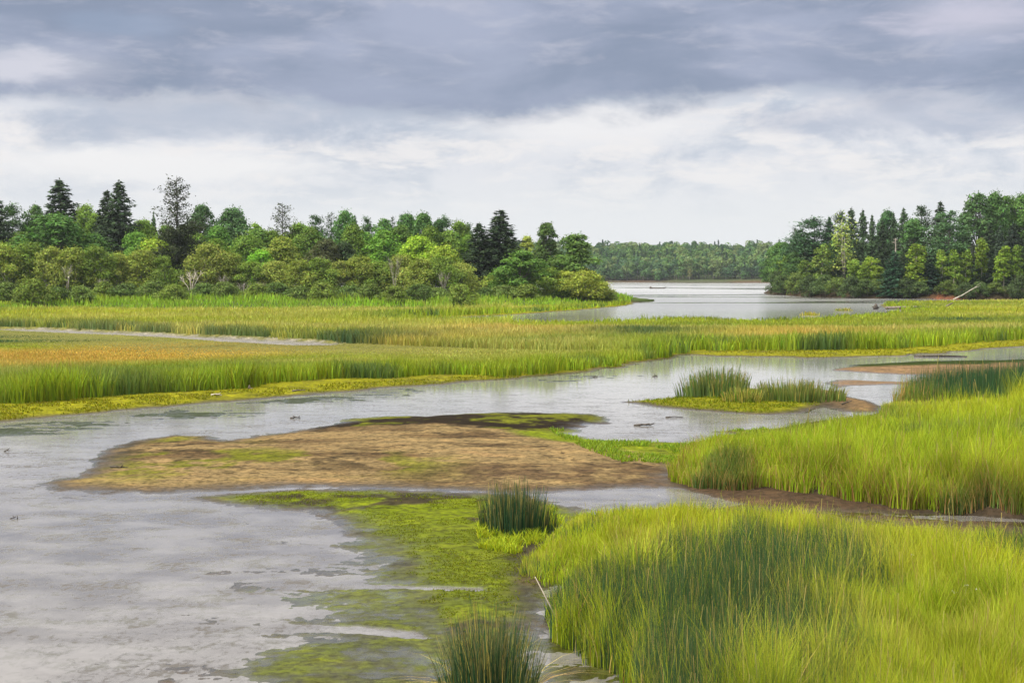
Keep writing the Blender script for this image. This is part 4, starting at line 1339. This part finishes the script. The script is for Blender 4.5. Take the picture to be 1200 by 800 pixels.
for i, (px, top, wpx) in enumerate([(-30, 288, 60), (4, 286, 56), (34, 284, 52), (60, 289, 50), (86, 291, 52), (112, 288, 52), (140, 296, 50), (166, 293, 50), (190, 300, 46), (246, 285, 56), (270, 297, 48), (296, 306, 50), (322, 306, 48),
                                    (350, 304, 50), (374, 303, 50), (400, 306, 48), (424, 300, 50), (446, 306, 48), (470, 298, 50), (494, 303, 48), (518, 300, 50), (541, 308, 46), (582, 322, 52), (642, 313, 52), (664, 318, 50), (686, 317, 54), (703, 330, 36)]):
    cl = OLIVE2 if i % 3 == 0 else OLIVE if i % 3 == 1 else (0.115, 0.175, 0.028)
    if px > 655: cl = (0.20, 0.24, 0.035)
    nm = ['grey olive bush', 'olive bush', 'dull green bush'][i % 3] if px <= 655 else 'yellow green sloping bush'
    front.append(('bush', px, top, wpx, 226 + rr.uniform(-3, 4) + (14 if px > 570 else 0), cl, nm))
row(front, 'front row', '', 'bushes along the left bank', LM2)
low = []
for i, (px, top, wpx) in enumerate([(-20, 335, 46), (8, 331, 46), (38, 327, 46), (64, 336, 40), (96, 335, 36), (122, 330, 38), (150, 332, 40), (178, 328, 40), (204, 333, 36), (240, 332, 38), (262, 330, 36), (300, 333, 36), (326, 331, 38), (352, 335, 36),
                                    (380, 331, 38), (408, 334, 36), (434, 332, 36), (462, 335, 36), (490, 333, 38), (514, 337, 34), (540, 333, 36), (566, 337, 34), (592, 334, 38), (618, 333, 36), (668, 336, 36), (694, 337, 36), (714, 342, 20)]):
    cl = [(0.075, 0.12, 0.03), (0.10, 0.145, 0.035), (0.13, 0.18, 0.035)][i % 3]
    low.append(('shrub', px, top, wpx, 213 + rr.uniform(-13, 5) * (px < 560) + (26 if px > 640 else 14 if px > 560 else 0) - (6 if px < 80 else 0), cl, ['dark shrub', 'mid green shrub', 'fresh green shrub'][i % 3]))
row(low, 'marsh edge', '', 'shrubs at the edge of the marsh', LM2)

# right bank
RM = [(905, 'the lakeward end'), (931, 'the ragged pine tip'), (956, 'the big tiered pine'), (990, 'the pale half bare tree'), (1049, 'the broken snag'), (1102, 'the pointed spruce'), (1146, 'the tall gappy tree'), (1195, 'the right border')]
plant('raggedtop', 931, 265, 20, 372, SPR2, 'small dark ragged pine tip left of the big tiered pine', RG)
plant('pine', 954, 255, 62, 352, PINEC, 'big blue green pine with level tiers near the lakeward end', RG, 0)
plant('pine', 938, 268, 44, 356, PINEC, 'shorter tiered pine leaning on the big tiered pine', RG, 2)
plant('deadcrown', 990, 252, 52, 326, (0.20, 0.26, 0.06), 'pale yellow green tree with bare whitish limbs on the right bank', RG, rot=0.7)
plant('snag', 1049, 279, 14, 300, (1, 1, 1), 'broken bleached trunk standing against the dark right wood', RG, base=at(1049, 312, 300)[2])
plant('dimspruce', 1102, 237, 50, 322, SPR, 'narrow pointed dark spruce rising above the right wood', RG)
plant('airy', 1147, 226, 56, 325, (0.055, 0.105, 0.035), 'tall gappy dark crown with sky showing through on the right bank', RG)
plant('pine', 1113, 247, 52, 308, (0.075, 0.15, 0.06), 'tall lighter green tiered pine right of the pointed spruce', RG, 1)
rback = [('tree', 907, 291, 30, 378, (0.06, 0.12, 0.035), 'rounded dark tree'), ('tree', 915, 284, 36, 372, (0.07, 0.14, 0.035), 'rounded green tree'), ('spruce', 972, 254, 38, 352, PINEC, 'dark pine'), ('pine', 985, 248, 30, 358, SPR2, 'dark pine tip'),
         ('spruce', 998, 243, 40, 352, SPR2, 'tall dark conifer'), ('dimspruce', 1011, 246, 34, 350, SPR2, 'dark pine'), ('dimspruce', 1022, 252, 26, 342, SPR2, 'dark spruce'), ('dimspruce', 1034, 258, 28, 336, SPR, 'blackish spruce'),
         ('tree', 1040, 247, 36, 345, (0.055, 0.12, 0.045), 'green tree'), ('dimspruce', 1047, 249, 22, 340, SPR2, 'slim spruce'), ('dimspruce', 1059, 244, 36, 335, SPR2, 'dark pine'), ('pine', 1080, 241, 40, 330, SPR2, 'tall dark conifer'),
         ('airy', 1070, 256, 36, 325, (0.075, 0.16, 0.045), 'green tree'), ('spruce', 1131, 247, 40, 325, SPR, 'blackish spruce'), ('tree', 1166, 226, 44, 330, (0.055, 0.115, 0.03), 'high dark tree'), ('tree', 1180, 230, 48, 332, (0.07, 0.14, 0.03), 'high green tree'),
         ('tree', 1199, 228, 52, 330, (0.065, 0.13, 0.03), 'high green tree'), ('tree', 1225, 232, 56, 328, DGREEN, 'high tree cut by the view border'), ('spruce', 1160, 262, 44, 318, SPR, 'blackish spruce'), ('spruce', 1190, 262, 46, 318, SPR, 'blackish spruce')]
row(rback, 'back row', '', RG, RM)
rmid = [('tree', 916, 300, 32, 362, (0.075, 0.14, 0.03), 'green tree'), ('tree', 930, 296, 34, 350, (0.055, 0.11, 0.03), 'dark tree'), ('tree', 975, 284, 36, 336, (0.05, 0.10, 0.03), 'dark green tree'), ('spruce', 1005, 286, 40, 326, SPR2, 'bluish spruce'),
        ('spruce', 1022, 282, 40, 322, SPR2, 'bluish spruce'), ('spruce', 1036, 290, 36, 318, SPR, 'dark spruce'), ('spruce', 1048, 294, 42, 297, (0.035, 0.085, 0.045), 'deep green spruce'), ('spruce', 1065, 285, 40, 312, SPR, 'blackish spruce'),
        ('spruce', 1083, 283, 42, 312, SPR, 'blackish spruce'), ('spruce', 1091, 309, 46, 296, (0.026, 0.055, 0.034), 'wide low dark spruce'), ('spruce', 1125, 283, 40, 308, SPR, 'dark spruce'), ('dimspruce', 1140, 285, 36, 300, (0.05, 0.065, 0.04), 'greyish spruce'),
        ('dimspruce', 1158, 282, 32, 302, SPR, 'dark slim spruce'), ('dimspruce', 1172, 264, 30, 306, (0.045, 0.07, 0.045), 'greyish tall spruce'), ('dimspruce', 1187, 260, 30, 308, (0.04, 0.06, 0.04), 'dark tall spruce'), ('spruce', 1205, 280, 44, 304, SPR, 'dark spruce')]
for px, top, wpx, d_ in ((957, 300, 34, 338), (984, 296, 36, 328), (1000, 316, 30, 314), (1015, 300, 34, 318), (1037, 318, 28, 303), (1060, 316, 28, 298), (1082, 300, 32, 302), (1109, 306, 32, 301), (1127, 303, 32, 299), (1146, 306, 32, 297), (1164, 300, 32, 297), (1184, 296, 34, 297), (1203, 306, 34, 292)):
    rmid.append(('spruce' if int(px) % 2 else 'dimspruce', px, top, wpx, d_, SPR if int(px) % 3 else SPR2, 'low dark spruce' if top > 302 else 'plain dark spruce'))
row(rmid, 'middle row', '', RG, RM)
rfront = [('birch', 963, 287, 31, 326, (0.137, 0.200, 0.040), 'pale stemmed light green birch'), ('birch', 1003, 304, 24, 308, (0.122, 0.192, 0.028), 'small light green birch'), ('birch', 1022, 301, 28, 306, (0.144, 0.207, 0.024), 'light green birch'), ('birch', 1012, 312, 24, 304, (0.115, 0.178, 0.024), 'low light green birch'),
          ('birch', 1031, 313, 24, 302, (0.130, 0.192, 0.024), 'light green sapling'), ('birch', 1071, 287, 37, 296, (0.130, 0.192, 0.024), 'full light green birch'), ('birch', 1103, 295, 24, 296, (0.122, 0.185, 0.024), 'slim light green birch'), ('birch', 1118, 293, 24, 294, (0.115, 0.185, 0.024), 'slim light green birch'),
          ('birch', 1132, 293, 19, 294, (0.108, 0.170, 0.024), 'narrow green birch'), ('birch', 1152, 280, 24, 296, (0.122, 0.185, 0.024), 'high headed light birch'), ('birch', 1177, 289, 28, 291, (0.122, 0.192, 0.024), 'white stemmed birch'), ('birch', 1191, 290, 27, 291, (0.108, 0.178, 0.024), 'white stemmed birch'),
          ('airy', 922, 300, 28, 352, (0.12, 0.19, 0.035), 'pale stemmed green tree'), ('birch', 946, 305, 27, 336, (0.094, 0.148, 0.024), 'olive green birch')]
row(rfront, 'shore side', '', 'birches in front of the right wood', RM)
rlow = []
for i, (px, top, wpx, d_) in enumerate([(910, 318, 26, 362), (918, 322, 30, 352), (934, 320, 30, 340), (950, 324, 30, 330), (966, 322, 30, 322), (982, 325, 30, 314), (998, 324, 30, 308), (1014, 327, 30, 303), (1030, 328, 28, 300), (1062, 326, 32, 292), (1078, 330, 26, 291),
                                        (1112, 328, 26, 290), (1130, 331, 24, 287), (1148, 330, 26, 287), (1166, 331, 26, 287), (1196, 322, 30, 285), (1215, 325, 34, 285)]):
    d_ = 8240.0 / (np.interp(px, [897, 940, 1000, 1060, 1140, 1300], [344.5, 347.5, 349.5, 350, 351, 351.5]) - 322) + 0.5 + (i % 3)
    rlow.append(('shrub', px, top, wpx, d_, [(0.045, 0.07, 0.025), (0.06, 0.095, 0.03), (0.09, 0.13, 0.03)][i % 3], ['dark shrub', 'dull green shrub', 'olive shrub'][i % 3]))
row(rlow, 'waterline', '', 'shrubs under the right wood', RM)

# fallen bleached trunk on the right bank, stumps and driftwood
def wood(name, px, py, pts, rad, label, mat=M_drift, group=None, z=None, cat='driftwood'):
    x, y = G(px, py, 0.05)
    zg = float(terrain(np.array([x]), np.array([y]))[0][0])
    T = Tubes()
    for p, r_ in zip(pts, rad):
        k = len(p) - 1
        T.tube(p, [r_ * (1 - 0.6 * i / k) for i in range(k + 1)], 7)
    o = link(name, T.mesh(name, mat))
    o.location = (x, y, max(zg, 0.0) if z is None else z)
    if group:
        o.scale = (0.40, 0.40, 0.36)
        o.rotation_euler = (0, 0, (px * 0.37) % 1.2 - 0.6)
    tag(o, label, cat, group)
    return o


wood('fallen_trunk', 1117, 351.3, [[(0, 0, 0.15), (2.0, 0.6, 1.0), (4.4, 1.4, 2.3), (5.2, 1.7, 2.6)], [(4.0, 1.2, 2.0), (5.6, 0.8, 3.4)], [(4.6, 1.4, 2.4), (6.0, 2.0, 2.8)]], [0.11, 0.05, 0.04],
     'bleached fallen trunk leaning down the red bank below the birches', M_pale, cat='fallen tree')
wood('stump', 1026, 362, [[(0, 0, -0.1), (0.05, 0, 0.5), (0.1, 0, 0.8)], [(0, 0, 0.2), (0.7, 0.1, 0.3)], [(0, 0, 0.3), (-0.5, 0.1, 0.4)]], [0.40, 0.16, 0.16], 'black stump in the dark inlet next to the marsh point', cat='stump')
wood('log', 1078, 362, [[(-5, 0, 0.05), (0, 0.2, 0.18), (4.5, 0, 0.12)], [(3.5, 0, 0.1), (4.9, 0.4, 0.8)]], [0.22, 0.16], 'grey log lying along the inlet edge of the marsh', M_bark, cat='log')
DW = 'driftwood stuck in the shallows'
wood('log', 1102, 417, [[(-1.6, 0, 0.02), (0, 0.1, 0.06), (1.6, -0.1, 0.02)]], [0.09], 'long dark log floating in the creek under the right meadow', cat='log')
wood('driftwood', 697, 441, [[(-0.3, 0, 0.0), (0, 0, 0.12), (0.4, 0, 0.05)], [(0, 0, 0.1), (0.05, 0, 0.34)], [(0.2, 0, 0.05), (0.35, 0, 0.25)]], [0.10, 0.07, 0.05], 'dark forked stub mid creek left of the rush islet', group=DW)
wood('driftwood', 768, 440, [[(-0.35, 0, 0.0), (0, 0, 0.14), (0.3, 0, 0.02)], [(0, 0, 0.1), (-0.12, 0, 0.42)], [(0.1, 0, 0.05), (0.3, 0, 0.3)]], [0.11, 0.07, 0.05], 'dark upright stub in the creek just before the rush islet', group=DW)
wood('driftwood', 790, 487.5, [[(-0.75, 0, 0.04), (0, 0.1, 0.1), (0.8, 0, 0.03)]], [0.07], 'thin straight stick floating in the pool under the islet', group=DW)
wood('driftwood', 754, 497, [[(-0.8, 0, 0.03), (-0.1, 0, 0.12), (0.6, 0.1, 0.1), (0.9, 0.1, 0.22)], [(0.1, 0, 0.1), (0.5, -0.2, 0.25)]], [0.11, 0.07], 'crooked dark branch in the pool close to the sand bar', group=DW)
wood('driftwood', 992, 475, [[(-0.55, 0, 0.05), (0, 0, 0.2), (0.7, 0.1, 0.35)], [(0, 0, 0.2), (0.4, 0.2, 0.12)]], [0.09, 0.05], 'brown branch tilted on the sand of the islet', group=DW)
wood('driftwood', 346, 488.5, [[(-0.45, 0, 0.03), (0, 0, 0.12), (0.45, 0, 0.05)], [(0, 0, 0.1), (-0.2, 0, 0.3)], [(0.3, 0, 0.05), (0.36, 0, 0.28)]], [0.09, 0.06, 0.05], 'low black stub in the creek beside the dark weed bank', group=DW)
wood('driftwood', 17, 605, [[(-0.25, 0, 0.02), (0, 0, 0.08), (0.12, 0, 0.18)], [(0, 0, 0.06), (-0.12, 0, 0.2)], [(0.14, 0.05, 0.0), (0.18, 0, 0.2)]], [0.03, 0.025, 0.03], 'cluster of black twigs in the wide grey shallows', group=DW)
wood('driftwood', 8, 527, [[(-0.2, 0, 0.0), (0, 0, 0.12), (0.2, 0, 0.28)], [(0, 0, 0.1), (0.3, 0, 0.08)]], [0.05, 0.04], 'single black twig in the creek at the left border', group=DW)
wood('driftwood', 140, 548, [[(-0.7, 0, 0.03), (0, 0, 0.08), (0.6, 0.1, 0.04)], [(0.1, 0, 0.05), (0.3, 0, 0.25)]], [0.07, 0.05], 'dark waterlogged stick by the tip of the sand bar', group=DW)
wood('driftwood', 292, 458, [[(0, 0, 0), (0.02, 0, 0.25), (0.05, 0, 0.45)], [(0, 0, 0.1), (0.5, 0.1, 0.05)]], [0.16, 0.08], 'short brown post stub at the foot of the marsh grass', M_bark, group=DW)
wood('driftwood', 350, 459, [[(-0.7, 0, 0.05), (0, 0.1, 0.12), (0.8, 0.1, 0.05)]], [0.10], 'brown stick lying on the yellow moss strip', M_bark, group=DW)
wood('driftwood', 254, 465, [[(-0.6, 0, 0.05), (0, 0.1, 0.16), (0.5, 0.1, 0.05)], [(0, 0, 0.1), (0.3, 0.3, 0.3)]], [0.13, 0.06], 'grey broken branch on the moss below the marsh grass', M_pale, group=DW)
wood('driftwood', 705, 533, [[(-0.35, 0, 0.04), (0, 0, 0.1), (0.4, 0.1, 0.06)]], [0.05], 'short dark stick on the pale sand near the lime bank', group=DW)
wood('dead_stalk', 661, 742, [[(0, 0, 0), (-0.18, 0.05, 0.38), (-0.40, 0.1, 0.80)]], [0.014], 'pale broken reed stalk leaning over the mud beside the rushes', M_pale, cat='reed stalk')
wood('boat', 771, 338.0, [[(-3.0, 0, 0.5), (-2.0, 0, 0.1), (0, 0, 0.05), (2.2, 0, 0.15), (3.0, 0, 0.55)]], [0.4], 'tiny dark drift log far out on the lake', cat='log').name = 'log'


# ------------------------------------------------------------------ far wood across the lake
def far_wood():
    rg = np.random.default_rng(77)
    L = Leaves(rg)
    T = Tubes()
    n = 1000
    px = 560 + rg.random(n) * 460
    dist = 912 + 190 * rg.random(n) ** 1.3
    dist[:120] = 908 + 14 * rg.random(120); 
    for i in range(n):
        x, y, _ = at(px[i], 300, dist[i])
        zb = float(terrain(np.array([x]), np.array([y]))[0][0])
        if zb < 0.3:
            continue
        conif = rg.random() < 0.10
        h = (9 + 5 * rg.random()) * (0.6 if i < 120 else 1.0) + (2.5 if conif else 0)
        tone = np.array([[0.075, 0.15, 0.05], [0.06, 0.12, 0.055], [0.11, 0.19, 0.06], [0.14, 0.20, 0.07]][rg.integers(0, 4)])
        if conif:
            tone = np.array([0.03, 0.065, 0.04])
            m_ = 260
            t = rg.random(m_) ** 0.8
            a = rg.random(m_) * 6.283
            r = (2.6 * (1 - t) + 0.2) * np.sqrt(rg.random(m_))
            pos = np.stack([x + r * np.cos(a), y + r * np.sin(a), zb + h * (0.12 + 0.88 * t)], -1)
            L.add(pos, rg.normal(0, 0.6, (m_, 3)) + np.array((0, 0, 0.6)), np.full(m_, 1.1), np.full(m_, 0.5), np.stack([np.cos(a), np.sin(a), np.full(m_, -0.3)], -1), tints(rg, m_) * tone)
        else:
            for q_ in range(9):
                t = 0.25 + 0.70 * (q_ + rg.random()) / 9
                a = rg.random() * 6.28
                w_ = 5.0 * math.sin(math.pi * (0.15 + 0.78 * t)) ** 0.8
                r = w_ * 0.6 * rg.random()
                rad = 1.4 + 1.4 * rg.random()
                m_ = 46
                d = rg.normal(0, 1, (m_, 3)); d /= np.linalg.norm(d, axis=1, keepdims=True); d[:, 2] = np.where(d[:, 2] < -0.3, -d[:, 2], d[:, 2])
                pos = np.array((x + r * math.cos(a), y + r * math.sin(a), zb + h * t)) + d * rad
                L.add(pos, d + rg.normal(0, 0.5, (m_, 3)), np.full(m_, 1.25), np.full(m_, 0.9), rg.normal(0, 1, (m_, 3)), tints(rg, m_) * tone * (0.85 + 0.3 * rg.random()))
        T.tube([(x, y, zb - 0.3), (x, y, zb + h * 0.8)], [0.22, 0.06], 4, False)
    m = mesh_from_leaves = L.mesh('far_forest', M_farleaf)
    o = link('far_forest', m)
    tag(o, 'distant bluish mixed wood along the far lake shore', 'forest', kind='stuff')
    t_ = link('trunks', T.mesh('trunks', M_bark), o)
    t_['kind'] = 'stuff'


M_farleaf = leaf_material('far_leaves', (1, 1, 1), 0.25, use_obj=False)
far_wood()
FARG = 'trees standing out on the far shore'
plant('deadcrown', 808, 313, 9, 911, (0.30, 0.30, 0.12), 'straw coloured pale tree at the waterline of the far shore', FARG, rot=1.2)
plant('dimspruce', 752, 289, 7, 985, SPR2, 'single dark spruce spire above the far wood', FARG)
plant('dimspruce', 846, 286, 8, 1010, SPR2, 'tallest dark spire on the far skyline near the right wood', FARG)

# ------------------------------------------------------------------ air
HZ = bpy.data.meshes.new('haze')
x0, x1, y0, y1, z0, z1 = -6500, 6500, -60, 6600, -1.6, 60.0
HZ.from_pydata([(x0, y0, z0), (x1, y0, z0), (x1, y1, z0), (x0, y1, z0), (x0, y0, z1), (x1, y0, z1), (x1, y1, z1), (x0, y1, z1)], [],
               [(3, 2, 1, 0), (4, 5, 6, 7), (0, 1, 5, 4), (1, 2, 6, 5), (2, 3, 7, 6), (3, 0, 4, 7)])
hm, ht, hout = mat_new('haze')
pv = ht.new('ShaderNodeVolumePrincipled')
pv.inputs['Color'].default_value = (0.80, 0.90, 1.0, 1)
pv.inputs['Density'].default_value = 0.00008
pv.inputs['Anisotropy'].default_value = 0.2
ht.l.new(pv.outputs[0], hout.inputs['Volume'])
HZ.materials.append(hm)
ho = link('haze', HZ)
tag(ho, kind='stuff')
